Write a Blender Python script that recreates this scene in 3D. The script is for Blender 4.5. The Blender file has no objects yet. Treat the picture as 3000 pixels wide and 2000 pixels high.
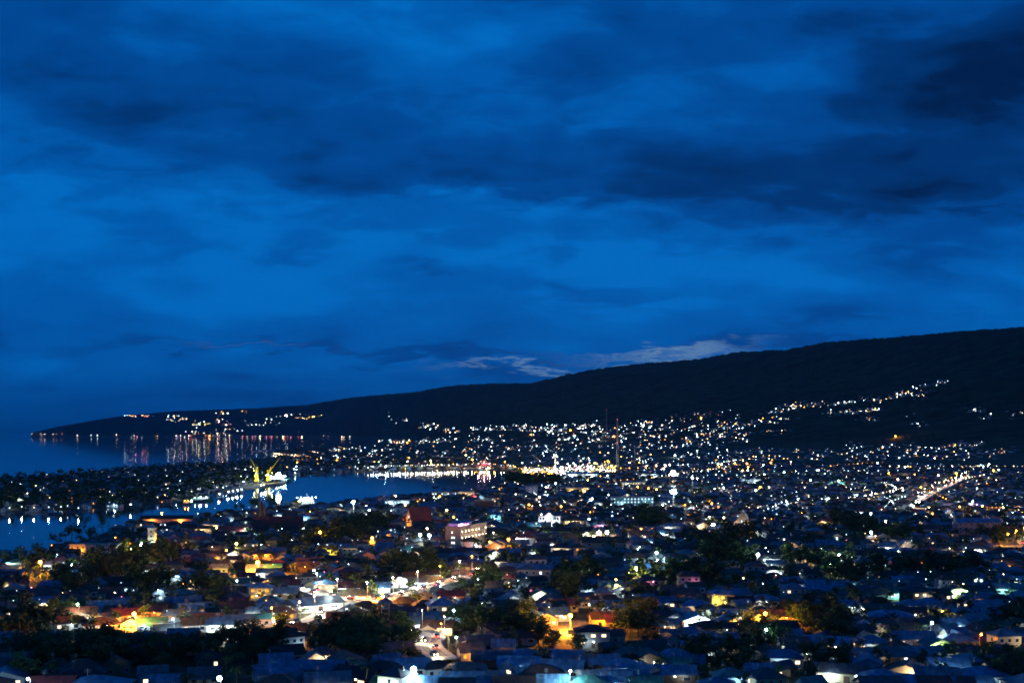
import bpy, math, random
import numpy as np
random.seed(7); np.random.seed(7)
R = math.radians; PI = math.pi
scene = bpy.context.scene
COL = scene.collection
F = 2522.0; H = 80.0; UC = 1176.0; VH = 994.0      # focal length and eye height; photo units are 2352 x 1568

def at(u, v, z=2.0):
    """point of the line of sight (u, v) at height z"""
    d = (H - z) * F / (v - VH)
    return ((u - UC) / F * d, d, z)
def uvof(x, y, z):
    return (UC + F * x / y, VH + (H - z) * F / y)

# ------------------------------------------------------------------ materials
def new_mat(name):
    m = bpy.data.materials.new(name); m.use_nodes = True
    nt = m.node_tree; b = nt.nodes['Principled BSDF']
    return m, nt, b
def N(nt, t, **kw):
    n = nt.nodes.new(t)
    for k, v in kw.items(): setattr(n, k, v)
    return n
def noisy(nt, b, c1, c2, scale, detail=4, obj_rand=0.0, coord='Object', stretch=None, fac=None):
    tc = N(nt, 'ShaderNodeTexCoord'); nz = N(nt, 'ShaderNodeTexNoise')
    nz.inputs['Scale'].default_value = scale; nz.inputs['Detail'].default_value = detail
    src = tc.outputs[coord]
    if stretch:
        mp = N(nt, 'ShaderNodeMapping'); mp.inputs['Scale'].default_value = stretch
        nt.links.new(src, mp.inputs['Vector']); src = mp.outputs['Vector']
    nt.links.new(src, nz.inputs['Vector'])
    rp = N(nt, 'ShaderNodeValToRGB')
    rp.color_ramp.elements[0].position = 0.35; rp.color_ramp.elements[1].position = 0.65
    rp.color_ramp.elements[0].color = (*c1, 1); rp.color_ramp.elements[1].color = (*c2, 1)
    nt.links.new(nz.outputs['Fac'], rp.inputs['Fac'])
    out = rp.outputs['Color']
    if obj_rand > 0:
        oi = N(nt, 'ShaderNodeObjectInfo'); hs = N(nt, 'ShaderNodeHueSaturation')
        mr = N(nt, 'ShaderNodeMapRange'); mr.inputs['To Min'].default_value = 1 - obj_rand; mr.inputs['To Max'].default_value = 1 + obj_rand
        nt.links.new(oi.outputs['Random'], mr.inputs['Value']); nt.links.new(mr.outputs[0], hs.inputs['Value'])
        nt.links.new(out, hs.inputs['Color']); out = hs.outputs['Color']
    nt.links.new(out, b.inputs['Base Color'])
    return nz
def roof_mat(name, c, rough=0.45, metal=0.0, rand=0.3):
    m, nt, b = new_mat(name)
    c1 = tuple(x * 0.62 for x in c); c2 = tuple(min(1, x * 1.15) for x in c)
    noisy(nt, b, c1, c2, 0.7, 5, rand, stretch=(1, 0.35, 1))
    b.inputs['Roughness'].default_value = rough; b.inputs['Metallic'].default_value = metal
    # separate metal sheets, each faded or rusted a little differently
    tc = N(nt, 'ShaderNodeTexCoord'); src = b.inputs['Base Color'].links[0].from_socket
    bk = N(nt, 'ShaderNodeTexBrick'); bk.offset = 0.0; bk.inputs['Scale'].default_value = 1.0; bk.inputs['Brick Width'].default_value = 0.95; bk.inputs['Row Height'].default_value = 2.1; bk.inputs['Mortar Size'].default_value = 0.03
    bk.inputs['Color1'].default_value = (0.55, 0.55, 0.55, 1); bk.inputs['Color2'].default_value = (1.35, 1.3, 1.2, 1); bk.inputs['Mortar'].default_value = (0.35, 0.35, 0.35, 1); bk.inputs['Bias'].default_value = -0.1
    nt.links.new(tc.outputs['Object'], bk.inputs['Vector']); mm = N(nt, 'ShaderNodeMix', data_type='RGBA', blend_type='MULTIPLY'); mm.inputs['Factor'].default_value = 0.8
    nt.links.new(src, mm.inputs[6]); nt.links.new(bk.outputs['Color'], mm.inputs[7])
    ns = N(nt, 'ShaderNodeTexNoise'); ns.inputs['Scale'].default_value = 0.25; ns.inputs['Detail'].default_value = 6; nt.links.new(tc.outputs['Object'], ns.inputs['Vector'])
    rr = N(nt, 'ShaderNodeValToRGB'); rr.color_ramp.elements[0].position = .56; rr.color_ramp.elements[1].position = .70; nt.links.new(ns.outputs['Fac'], rr.inputs['Fac'])
    m2 = N(nt, 'ShaderNodeMix', data_type='RGBA'); nt.links.new(rr.outputs['Color'], m2.inputs['Factor']); nt.links.new(mm.outputs[2], m2.inputs[6]); m2.inputs[7].default_value = (0.11, 0.05, 0.025, 1)
    nt.links.new(m2.outputs[2], b.inputs['Base Color'])
    wv = N(nt, 'ShaderNodeTexWave', bands_direction='X')
    wv.inputs['Scale'].default_value = 1.3; bp = N(nt, 'ShaderNodeBump')
    bp.inputs['Strength'].default_value = 0.5; bp.inputs['Distance'].default_value = 0.15
    nt.links.new(tc.outputs['Object'], wv.inputs['Vector']); nt.links.new(wv.outputs['Fac'], bp.inputs['Height'])
    nt.links.new(bp.outputs['Normal'], b.inputs['Normal'])
    return m
def plain(name, c, rough=0.7, metal=0.0, var=0.75, scale=1.5, rand=0.15):
    m, nt, b = new_mat(name)
    noisy(nt, b, tuple(x * var for x in c), c, scale, 4, rand)
    b.inputs['Roughness'].default_value = rough; b.inputs['Metallic'].default_value = metal
    return m
def glow(name, c, s, mis=False):
    m, nt, b = new_mat(name); nt.nodes.remove(b)
    e = N(nt, 'ShaderNodeEmission'); e.inputs['Color'].default_value = (*c, 1); e.inputs['Strength'].default_value = s
    nt.links.new(e.outputs[0], nt.nodes['Material Output'].inputs['Surface'])
    m.cycles.emission_sampling = 'FRONT' if mis else 'NONE'
    return m

WHITE = (0.80, 1.0, 0.98); COOL = (0.55, 0.85, 1.0); WARM = (1.0, 0.74, 0.45); ORANGE = (1.0, 0.36, 0.03)
YEL = (1.0, 0.80, 0.12); GRN = (0.6, 1.0, 0.5); PINK = (1.0, 0.25, 0.45); PURP = (0.55, 0.15, 1.0); RED = (1.0, 0.05, 0.04); TEAL = (0.5, 1.0, 0.85)
COLS = {'white': WHITE, 'cool': COOL, 'warm': WARM, 'orange': ORANGE, 'yellow': YEL, 'green': GRN, 'pink': PINK, 'purple': PURP, 'red': RED, 'teal': TEAL, 'blue': (0.1, 0.2, 1.0)}
RM = {
 'blue': roof_mat('roof_blue_paint', (0.062, 0.167, 0.322), 0.35),
 'grey blue': roof_mat('roof_zinc', (0.099, 0.149, 0.211), 0.35),
 'slate': roof_mat('roof_slate', (0.042, 0.055, 0.074), 0.55),
 'maroon': roof_mat('roof_maroon', (0.121, 0.023, 0.023), 0.5),
 'brown': roof_mat('roof_brown', (0.070, 0.038, 0.028), 0.6),
 'teal': roof_mat('roof_teal', (0.028, 0.131, 0.140), 0.4),
 'rusty': roof_mat('roof_rust', (0.093, 0.046, 0.028), 0.7),
 'dark': roof_mat('roof_dark', (0.023, 0.023, 0.028), 0.7),
 'red': roof_mat('roof_red', (0.195, 0.028, 0.028), 0.5),
 'olive': roof_mat('roof_olive', (0.065, 0.055, 0.028), 0.7),
 'pink': roof_mat('roof_pink', (0.167, 0.093, 0.121), 0.5),
}
WM = {
 'white': plain('wall_white', (0.590, 0.599, 0.590)), 'cream': plain('wall_cream', (0.541, 0.476, 0.312)),
 'grey': plain('wall_grey', (0.312, 0.328, 0.344)), 'pink': plain('wall_pink', (0.492, 0.312, 0.295)),
 'yellow': plain('wall_yellow', (0.558, 0.426, 0.148)), 'teal': plain('wall_teal', (0.164, 0.369, 0.369)),
 'wood': plain('wall_wood', (0.164, 0.098, 0.057)), 'blue': plain('wall_blue', (0.164, 0.295, 0.451)), 'beige': plain('wall_beige', (0.410, 0.344, 0.279)),
}
TRIM = plain('white_trim', (0.7, 0.7, 0.68)); DARKGLASS, _nt, _b = new_mat('dark_window_glass')
_b.inputs['Base Color'].default_value = (0.02, 0.03, 0.04, 1); _b.inputs['Roughness'].default_value = 0.08
STEEL = plain('galvanised_steel', (0.35, 0.37, 0.38), 0.45, 0.6); BLACK = plain('black_rubber', (0.03, 0.03, 0.03), 0.8)
CONC = plain('concrete', (0.36, 0.35, 0.33), 0.85, scale=0.3); WOODM = plain('brown_timber', (0.14, 0.08, 0.05), 0.8)
BARK = plain('bark', (0.12, 0.08, 0.05), 0.9)
PANE = {k: glow('lit_pane_' + k, COLS[k], {'white': 2.6, 'cool': 2.4, 'warm': 2.2, 'yellow': 1.8, 'orange': 1.8, 'green': 1.4, 'teal': 1.4}.get(k, 1.6)) for k in COLS}
BULB = {k: glow('lamp_glass_' + k, COLS[k], 40.0) for k in COLS}
DOT = {k: glow('far_lamp_' + k, COLS[k], 14.0) for k in COLS}
DOTL = {(k, l): (glow('faint_lamp_' + k, COLS[k], 3.5) if l == 0 else DOT[k] if l == 1 else glow('strong_lamp_' + k, COLS[k], 45.0)) for k in COLS for l in (0, 1, 2)}

# ------------------------------------------------------------------ mesh collecting
class MB:
    def __init__(s): s.v = []; s.f = []; s.m = []; s.T = None
    def put(s, vs, fs, m=0):
        n = len(s.v)
        if s.T:
            cx, cy, cz, c, sn = s.T
            vs = [(cx + x * c - y * sn, cy + x * sn + y * c, cz + z) for x, y, z in vs]
        s.v.extend(vs)
        for f in fs: s.f.append(tuple(n + i for i in f)); s.m.append(m)
    def at(s, x, y, z=0.0, rot=0.0): s.T = (x, y, z, math.cos(rot), math.sin(rot)); return s
    def box(s, x0, x1, y0, y1, z0, z1, m=0):
        s.put([(x0, y0, z0), (x1, y0, z0), (x1, y1, z0), (x0, y1, z0), (x0, y0, z1), (x1, y0, z1), (x1, y1, z1), (x0, y1, z1)],
              [(0, 3, 2, 1), (4, 5, 6, 7), (0, 1, 5, 4), (1, 2, 6, 5), (2, 3, 7, 6), (3, 0, 4, 7)], m)
    def bar(s, a, b, r, m=0, n=6, r2=None):
        r2 = r if r2 is None else r2
        ax = [b[i] - a[i] for i in range(3)]; L = math.sqrt(sum(q * q for q in ax)) or 1e-6; ax = [q / L for q in ax]
        t = (1, 0, 0) if abs(ax[0]) < 0.8 else (0, 1, 0)
        p = [ax[1] * t[2] - ax[2] * t[1], ax[2] * t[0] - ax[0] * t[2], ax[0] * t[1] - ax[1] * t[0]]
        l = math.sqrt(sum(q * q for q in p)); p = [q / l for q in p]
        q = [ax[1] * p[2] - ax[2] * p[1], ax[2] * p[0] - ax[0] * p[2], ax[0] * p[1] - ax[1] * p[0]]
        vs = []
        for (c, rr) in ((a, r), (b, r2)):
            for k in range(n):
                an = 2 * PI * k / n
                vs.append(tuple(c[i] + rr * (math.cos(an) * p[i] + math.sin(an) * q[i]) for i in range(3)))
        fs = [(k, (k + 1) % n, n + (k + 1) % n, n + k) for k in range(n)] + [tuple(range(n - 1, -1, -1)), tuple(range(n, 2 * n))]
        s.put(vs, fs, m)
    def ball(s, x, y, z, r, m=0, seg=8, rings=5, sz=1.0):
        vs = [(x, y, z - r * sz)]
        for i in range(1, rings):
            ph = -PI / 2 + PI * i / rings
            for k in range(seg):
                an = 2 * PI * k / seg; vs.append((x + r * math.cos(ph) * math.cos(an), y + r * math.cos(ph) * math.sin(an), z + r * math.sin(ph) * sz))
        vs.append((x, y, z + r * sz)); top = len(vs) - 1
        fs = [(0, 1 + (k + 1) % seg, 1 + k) for k in range(seg)]
        for i in range(rings - 2):
            for k in range(seg):
                a = 1 + i * seg + k; b = 1 + i * seg + (k + 1) % seg; fs.append((a, b, b + seg, a + seg))
        fs += [(top, top - seg + k, top - seg + (k + 1) % seg) for k in range(seg)]
        s.put(vs, fs, m)
    def octa(s, x, y, z, r, m=0):
        s.put([(x - r, y, z), (x, y - r, z), (x + r, y, z), (x, y + r, z), (x, y, z - r), (x, y, z + r)],
              [(0, 1, 5), (1, 2, 5), (2, 3, 5), (3, 0, 5), (1, 0, 4), (2, 1, 4), (3, 2, 4), (0, 3, 4)], m)
    def prism_x(s, sec, x0, x1, m=0):
        """(y, z) outline extruded along x"""
        n = len(sec)
        s.put([(x0, y, z) for y, z in sec] + [(x1, y, z) for y, z in sec],
              [(i, (i + 1) % n, n + (i + 1) % n, n + i) for i in range(n)] + [tuple(range(n - 1, -1, -1)), tuple(range(n, 2 * n))], m)
    def prism_y(s, sec, y0, y1, m=0):
        n = len(sec)
        s.put([(x, y0, z) for x, z in sec] + [(x, y1, z) for x, z in sec],
              [((i + 1) % n, i, n + i, n + (i + 1) % n) for i in range(n)] + [tuple(range(n)), tuple(range(2 * n - 1, n - 1, -1))], m)
    def prism_z(s, sec, z0, z1, m=0):
        n = len(sec)
        s.put([(x, y, z0) for x, y in sec] + [(x, y, z1) for x, y in sec],
              [(i, (i + 1) % n, n + (i + 1) % n, n + i) for i in range(n)] + [tuple(range(n - 1, -1, -1)), tuple(range(n, 2 * n))], m)
    def build(s, name, mats, parent=None, smooth=False):
        me = bpy.data.meshes.new(name); me.from_pydata(s.v, [], s.f)
        if not isinstance(mats, (list, tuple)): mats = [mats]
        for m in mats: me.materials.append(m)
        me.polygons.foreach_set('material_index', s.m)
        if smooth: me.polygons.foreach_set('use_smooth', [True] * len(s.f))
        me.update()
        o = bpy.data.objects.new(name, me); COL.objects.link(o)
        if parent: o.parent = parent
        return o

def tag(o, label=None, cat=None, group=None, kind=None):
    if label: o['label'] = label
    if cat: o['category'] = cat
    if group: o['group'] = group
    if kind: o['kind'] = kind
    return o
def empty(name, loc, rot=0.0):
    o = bpy.data.objects.new(name, None); COL.objects.link(o)
    o.location = loc; o.rotation_euler = (0, 0, rot); o.empty_display_size = 0.5
    return o
CH = {}
def kids(o):
    return [c for c in CH.get(o.name, [])] if o.name in CH else list(o.children)
def dup(root, loc, rot=0.0, scale=None):
    r = root.copy(); COL.objects.link(r); r.location = loc; r.rotation_euler = (0, 0, rot)
    if scale: r.scale = scale
    out = {}
    for ch in kids(root):
        c = ch.copy(); COL.objects.link(c); c.parent = r; out.setdefault(ch.name.split('.')[0], []).append(c)
        for g in kids(ch):
            d = g.copy(); COL.objects.link(d); d.parent = c; out.setdefault(g.name.split('.')[0], []).append(d)
    return r, out
def point(name, loc, col, power, radius=0.25, parent=None):
    l = bpy.data.lights.new(name, 'POINT'); l.color = col; l.energy = power; l.shadow_soft_size = radius
    o = bpy.data.objects.new(name, l); COL.objects.link(o); o.location = loc
    if parent: o.parent = parent
    return o
def setmat(o, m, slot=0):
    o.material_slots[slot].link = 'OBJECT'; o.material_slots[slot].material = m

# ------------------------------------------------------------------ terrain
RIDGE = [(-700, 1010), (40, 1004), (75, 993), (130, 980), (235, 962), (300, 952), (400, 944), (590, 937), (700, 930), (810, 912), (950, 900), (1040, 885),
         (1140, 880), (1220, 880), (1300, 860), (1380, 845), (1500, 832), (1600, 825), (1700, 808), (1800, 803), (1900, 785), (2000, 778), (2100, 770), (2200, 762), (2352, 750), (2700, 735)]
CTRL = [ # u : shore or foot distance, then (distance, v) of the foothill, middle slope, upper slope and the distance of the ridge
 (-700, 19800, [(20000, 1003.9), (20100, 1003.6), (20300, 1003.5)], 20600),
 (40, 19800, [(20000, 1003.9), (20100, 1003.6), (20300, 1003.5)], 20600),
 (75, 19800, [(20000, 1002), (20100, 999), (20300, 996)], 20600),
 (235, 19800, [(20100, 1000), (20500, 990), (21000, 978)], 21500),
 (400, 19800, [(20100, 1000), (20500, 985), (21200, 965)], 22000),
 (590, 19800, [(20100, 1000), (20400, 985), (21000, 965)], 22000),
 (750, 19000, [(19400, 1001), (19900, 990), (20600, 965)], 22000),
 (870, 11000, [(12500, 1003), (14000, 985), (16000, 955)], 18000),
 (1000, 6000, [(7500, 1010), (9000, 985), (11000, 945)], 14000),
 (1200, 4500, [(5500, 1015), (7000, 975), (8500, 930)], 11000),
 (1400, 4000, [(5000, 1012), (6200, 970), (7500, 915)], 10000),
 (1600, 3500, [(4500, 1018), (5600, 965), (6800, 905)], 9000),
 (1800, 3200, [(4200, 1028), (5200, 960), (6200, 895)], 8000),
 (2000, 2800, [(3800, 1030), (4600, 965), (5600, 880)], 7000),
 (2200, 2600, [(3300, 1030), (4000, 965), (5000, 865)], 6200),
 (2352, 2400, [(3000, 1030), (3800, 960), (4700, 855)], 5600),
 (2700, 2200, [(2800, 1030), (3500, 950), (4300, 840)], 5000)]
_cu = np.array([c[0] for c in CTRL], float)
_cd = np.array([[c[1]] + [p[0] for p in c[2]] + [c[3], c[3] * 1.12] for c in CTRL], float)
def _zc(c):
    z = [2.0] + [H - d * (v - VH) / F for d, v in c[2]]
    vr = np.interp(c[0], [r[0] for r in RIDGE], [r[1] for r in RIDGE]); z.append(H - c[3] * (vr - VH) / F); z.append(z[-1] * 0.55)
    return z
_cz = np.array([_zc(c) for c in CTRL], float)
def _hash(ix, iy):
    h = (ix * 374761393 + iy * 668265263) & 0xFFFFFFFF
    h = ((h ^ (h >> 13)) * 1274126177) & 0xFFFFFFFF
    return ((h ^ (h >> 16)) & 0xFFFF) / 65535.0
def vnoise(x, y):
    ix = np.floor(x).astype(np.int64); iy = np.floor(y).astype(np.int64); fx = x - ix; fy = y - iy
    fx = fx * fx * (3 - 2 * fx); fy = fy * fy * (3 - 2 * fy)
    a = _hash(ix, iy); b = _hash(ix + 1, iy); c = _hash(ix, iy + 1); d = _hash(ix + 1, iy + 1)
    return (a * (1 - fx) + b * fx) * (1 - fy) + (c * (1 - fx) + d * fx) * fy
SEA = [(-900, 1003), (-900, 1112), (0, 1098), (130, 1092), (300, 1075), (400, 1068), (480, 1064), (560, 1056), (640, 1047), (618, 1039), (632, 1034), (700, 1027), (740, 1027),
       (800, 1023), (850, 1019), (876, 1012), (868, 1007), (840, 1005.6), (780, 1004.9), (700, 1004.3), (75, 1004.1), (62, 1000), (40, 994.5), (-900, 994.5)]
BAY = [(-900, 1176), (0, 1172), (60, 1172), (140, 1171), (200, 1166), (260, 1165), (300, 1160), (360, 1156), (400, 1150), (460, 1141), (500, 1130), (540, 1122), (560, 1116), (590, 1111), (640, 1109), (655, 1098),
       (665, 1092), (740, 1086), (850, 1081), (1000, 1077), (1120, 1076), (1170, 1079), (1195, 1086), (1170, 1094), (1150, 1100), (1150, 1112), (1120, 1122), (1060, 1130), (960, 1138), (900, 1144),
       (830, 1152), (760, 1160), (640, 1164), (560, 1172), (480, 1184), (440, 1192), (330, 1200), (270, 1214), (200, 1240), (120, 1268), (0, 1290), (-900, 1360)]
def sdist(poly, U, V):
    """signed distance in sight units, positive outside the water"""
    P = np.array(poly, float); Q = np.roll(P, -1, 0)
    dmin = np.full(U.shape, 1e9); inside = np.zeros(U.shape, bool)
    for (ax, ay), (bx, by) in zip(P, Q):
        ex, ey = bx - ax, by - ay; t = np.clip(((U - ax) * ex + (V - ay) * ey) / (ex * ex + ey * ey + 1e-9), 0, 1)
        dx = (U - ax - t * ex) * 0.5; dy = V - ay - t * ey; dmin = np.minimum(dmin, dx * dx + dy * dy)
        if by != ay: inside ^= ((ay > V) != (by > V)) & (U < (bx - ax) * (V - ay) / (by - ay) + ax)
    d = np.sqrt(dmin); return np.where(inside, -d, d)
def terrain(U, D):
    U = np.asarray(U, float); D = np.asarray(D, float)
    dd = [np.interp(U, _cu, _cd[:, k]) for k in range(6)]; zz = [np.interp(U, _cu, _cz[:, k]) for k in range(6)]
    vr = np.interp(U, [r[0] for r in RIDGE], [r[1] for r in RIDGE]); zz[4] = H - dd[4] * (vr - VH) / F; zz[5] = zz[4] * 0.5
    zh = np.full(U.shape, 2.0)
    for k in range(5):
        t = np.clip((D - dd[k]) / (dd[k + 1] - dd[k]), 0, 1); t2 = t if k != 4 else t ** 2
        zh = np.where(D >= dd[k], zz[k] + (zz[k + 1] - zz[k]) * t2, zh)
    X = (U - UC) / F * D
    k = np.clip((D - dd[0]) / (dd[2] - dd[0]), 0, 1) * np.clip((U - 40) / 200, 0, 1)
    rel = np.clip((dd[4] - D) / (dd[4] - dd[1]), 0, 1)
    big = ((vnoise(X / 700 + 31, D / 900 + 7) - 0.5) * 0.16 - np.abs(vnoise(X / 420 + 3, D / 1300 + 1) - 0.5) * 0.16 + .04) * zh * np.clip(rel * 4, 0, 1)
    mid = (vnoise(X / 150, D / 170) - 0.5) * 22 + (vnoise(X / 60, D / 60) - 0.5) * 12
    fine = (vnoise(X / (D * 0.0016 + 1), D / (D * 0.003 + 1)) - 0.5) * np.clip(D * 0.0016, 0, 14)
    zh = zh + k * (big + mid * np.clip(zh / 200, 0, 1) * np.clip(rel * 3 + 0.25, 0, 1) + fine)
    V = VH + H * F / D
    sd = np.minimum(sdist(SEA, U, V), sdist(BAY, U, V))
    sd = np.where(D > 23500, np.maximum(sd, 0), sd)
    zm = np.clip(sd * 0.9 * np.clip(D / 2500, 1, 12), -3.0, 2.0)
    z = np.where(zm < 2.0, np.where(zm < 0, zm, zm + (zh - 2) * zm / 2), zh)
    z = np.where(U < 55, np.where(V < 1098, -25.0, z), z)
    return z
_GU = np.arange(-600, 2960, 4.0); _GV = np.arange(1002, 1700, 1.5); _a, _b2 = np.meshgrid(_GU, _GV)
_SD = np.minimum(sdist(SEA, _a, _b2), sdist(BAY, _a, _b2))
def land(u, v):
    """how far inside the shore the ground-plane point (u, v) is, in sight units"""
    if v > 1690: return 50.0
    fu = min(max((u + 600) / 4.0, 0), len(_GU) - 1.001); fv = min(max((v - 1002) / 1.5, 0), len(_GV) - 1.001); i, j = int(fv), int(fu); a, b = fv - i, fu - j
    return float((_SD[i, j] * (1 - b) + _SD[i, j + 1] * b) * (1 - a) + (_SD[i + 1, j] * (1 - b) + _SD[i + 1, j + 1] * b) * a)
_gu = None
def hit(us, vs):
    """where the lines of sight meet the terrain"""
    us = np.asarray(us, float); vs = np.asarray(vs, float)
    ds = np.geomspace(300, 24000, 900)
    out = np.full(us.shape, np.nan); prev = np.zeros(us.shape, bool)
    for d in ds:
        z = terrain(us, np.full(us.shape, d)); hitm = (z >= H - (vs - VH) / F * d) & np.isnan(out)
        out[hitm] = d
    return [(None if np.isnan(d) else ((u - UC) / F * d, float(d), float(H - (v - VH) / F * d))) for u, v, d in zip(us, vs, out)]
def tz(x, y):
    return float(terrain(np.array([UC + F * x / y]), np.array([y]))[0])

def build_terrain():
    uu = np.concatenate([np.arange(-600, 2960, 3.2)])
    vv = np.concatenate([np.linspace(1900, 1290, 60), np.linspace(1288, 1060, 115), np.linspace(1058, 1004.5, 60)])
    Dn = H * F / (vv - VH)
    rows = []
    d0 = np.interp(uu, _cu, _cd[:, 0]); dd = [np.interp(uu, _cu, _cd[:, k]) for k in range(6)]
    near_end = np.minimum(d0, 19300)
    # near rows follow the ground plane up to the foot of the hills, the rest follow the slopes
    for k, D in enumerate(Dn):
        rows.append(np.minimum(D, near_end * (1 - 1e-4 * (len(Dn) - k))))
    for k in range(5):
        n = [26, 40, 40, 50, 6][k]
        for j in range(n): rows.append(np.maximum(dd[k] + (dd[k + 1] - dd[k]) * j / n, 19300 if False else 0))
    rows.append(dd[5])
    D = np.array(rows); U = np.tile(uu, (D.shape[0], 1))
    Z = terrain(U, D); X = (U - UC) / F * D
    nr, nc = D.shape
    co = np.stack([X, D, Z], -1).reshape(-1, 3)
    i = np.arange(nr * nc).reshape(nr, nc)
    q = np.stack([i[:-1, :-1], i[:-1, 1:], i[1:, 1:], i[1:, :-1]], -1).reshape(-1, 4)
    me = bpy.data.meshes.new('ground'); me.vertices.add(len(co)); me.vertices.foreach_set('co', co.ravel())
    me.loops.add(q.size); me.loops.foreach_set('vertex_index', q.ravel())
    me.polygons.add(len(q)); me.polygons.foreach_set('loop_start', np.arange(0, q.size, 4)); me.polygons.foreach_set('loop_total', np.full(len(q), 4))
    me.polygons.foreach_set('use_smooth', np.ones(len(q), bool))
    me.update(calc_edges=True)
    m, nt, b = new_mat('earth_and_forest')
    geo = N(nt, 'ShaderNodeNewGeometry'); n1 = N(nt, 'ShaderNodeTexNoise'); n1.inputs['Scale'].default_value = 0.012; n1.inputs['Detail'].default_value = 8
    n2 = N(nt, 'ShaderNodeTexNoise'); n2.inputs['Scale'].default_value = 0.12; n2.inputs['Detail'].default_value = 5
    nt.links.new(geo.outputs['Position'], n1.inputs['Vector']); nt.links.new(geo.outputs['Position'], n2.inputs['Vector'])
    r1 = N(nt, 'ShaderNodeValToRGB'); e = r1.color_ramp.elements
    e[0].position = .38; e[1].position = .66; e[0].color = (0.013, 0.024, 0.011, 1); e[1].color = (0.048, 0.062, 0.026, 1)
    r2 = N(nt, 'ShaderNodeValToRGB'); e = r2.color_ramp.elements
    e[0].position = .35; e[1].position = .7; e[0].color = (0.035, 0.05, 0.025, 1); e[1].color = (0.15, 0.13, 0.09, 1)
    nt.links.new(n1.outputs['Fac'], r1.inputs['Fac']); nt.links.new(n2.outputs['Fac'], r2.inputs['Fac'])
    sx = N(nt, 'ShaderNodeSeparateXYZ'); nt.links.new(geo.outputs['Position'], sx.inputs[0])
    mr = N(nt, 'ShaderNodeMapRange'); mr.inputs['From Min'].default_value = 8; mr.inputs['From Max'].default_value = 60; nt.links.new(sx.outputs['Z'], mr.inputs['Value'])
    mx = N(nt, 'ShaderNodeMix', data_type='RGBA'); nt.links.new(mr.outputs[0], mx.inputs['Factor'])
    nt.links.new(r2.outputs['Color'], mx.inputs[6]); nt.links.new(r1.outputs['Color'], mx.inputs[7])
    nt.links.new(mx.outputs[2], b.inputs['Base Color']); b.inputs['Roughness'].default_value = 1.0
    b.inputs['Specular IOR Level'].default_value = 0.1
    me.materials.append(m)
    o = bpy.data.objects.new('ground', me); COL.objects.link(o); tag(o, kind='structure')
build_terrain()

# the sea and the bay: one sheet at height 0
wm, nt, b = new_mat('sea_water')
b.inputs['Base Color'].default_value = (0.004, 0.02, 0.035, 1); b.inputs['Roughness'].default_value = 0.055; b.inputs['IOR'].default_value = 1.33
geo = N(nt, 'ShaderNodeNewGeometry'); nz = N(nt, 'ShaderNodeTexNoise'); nz.inputs['Scale'].default_value = 0.35; nz.inputs['Detail'].default_value = 3
bp = N(nt, 'ShaderNodeBump'); bp.inputs['Strength'].default_value = 0.05; bp.inputs['Distance'].default_value = 0.4
nt.links.new(geo.outputs['Position'], nz.inputs['Vector']); nt.links.new(nz.outputs['Fac'], bp.inputs['Height']); nt.links.new(bp.outputs['Normal'], b.inputs['Normal'])
mb = MB(); mb.put([(-60000, 200, 0), (60000, 200, 0), (60000, 120000, 0), (-60000, 120000, 0)], [(0, 1, 2, 3)])
tag(mb.build('sea_water', wm), kind='structure')
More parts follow.
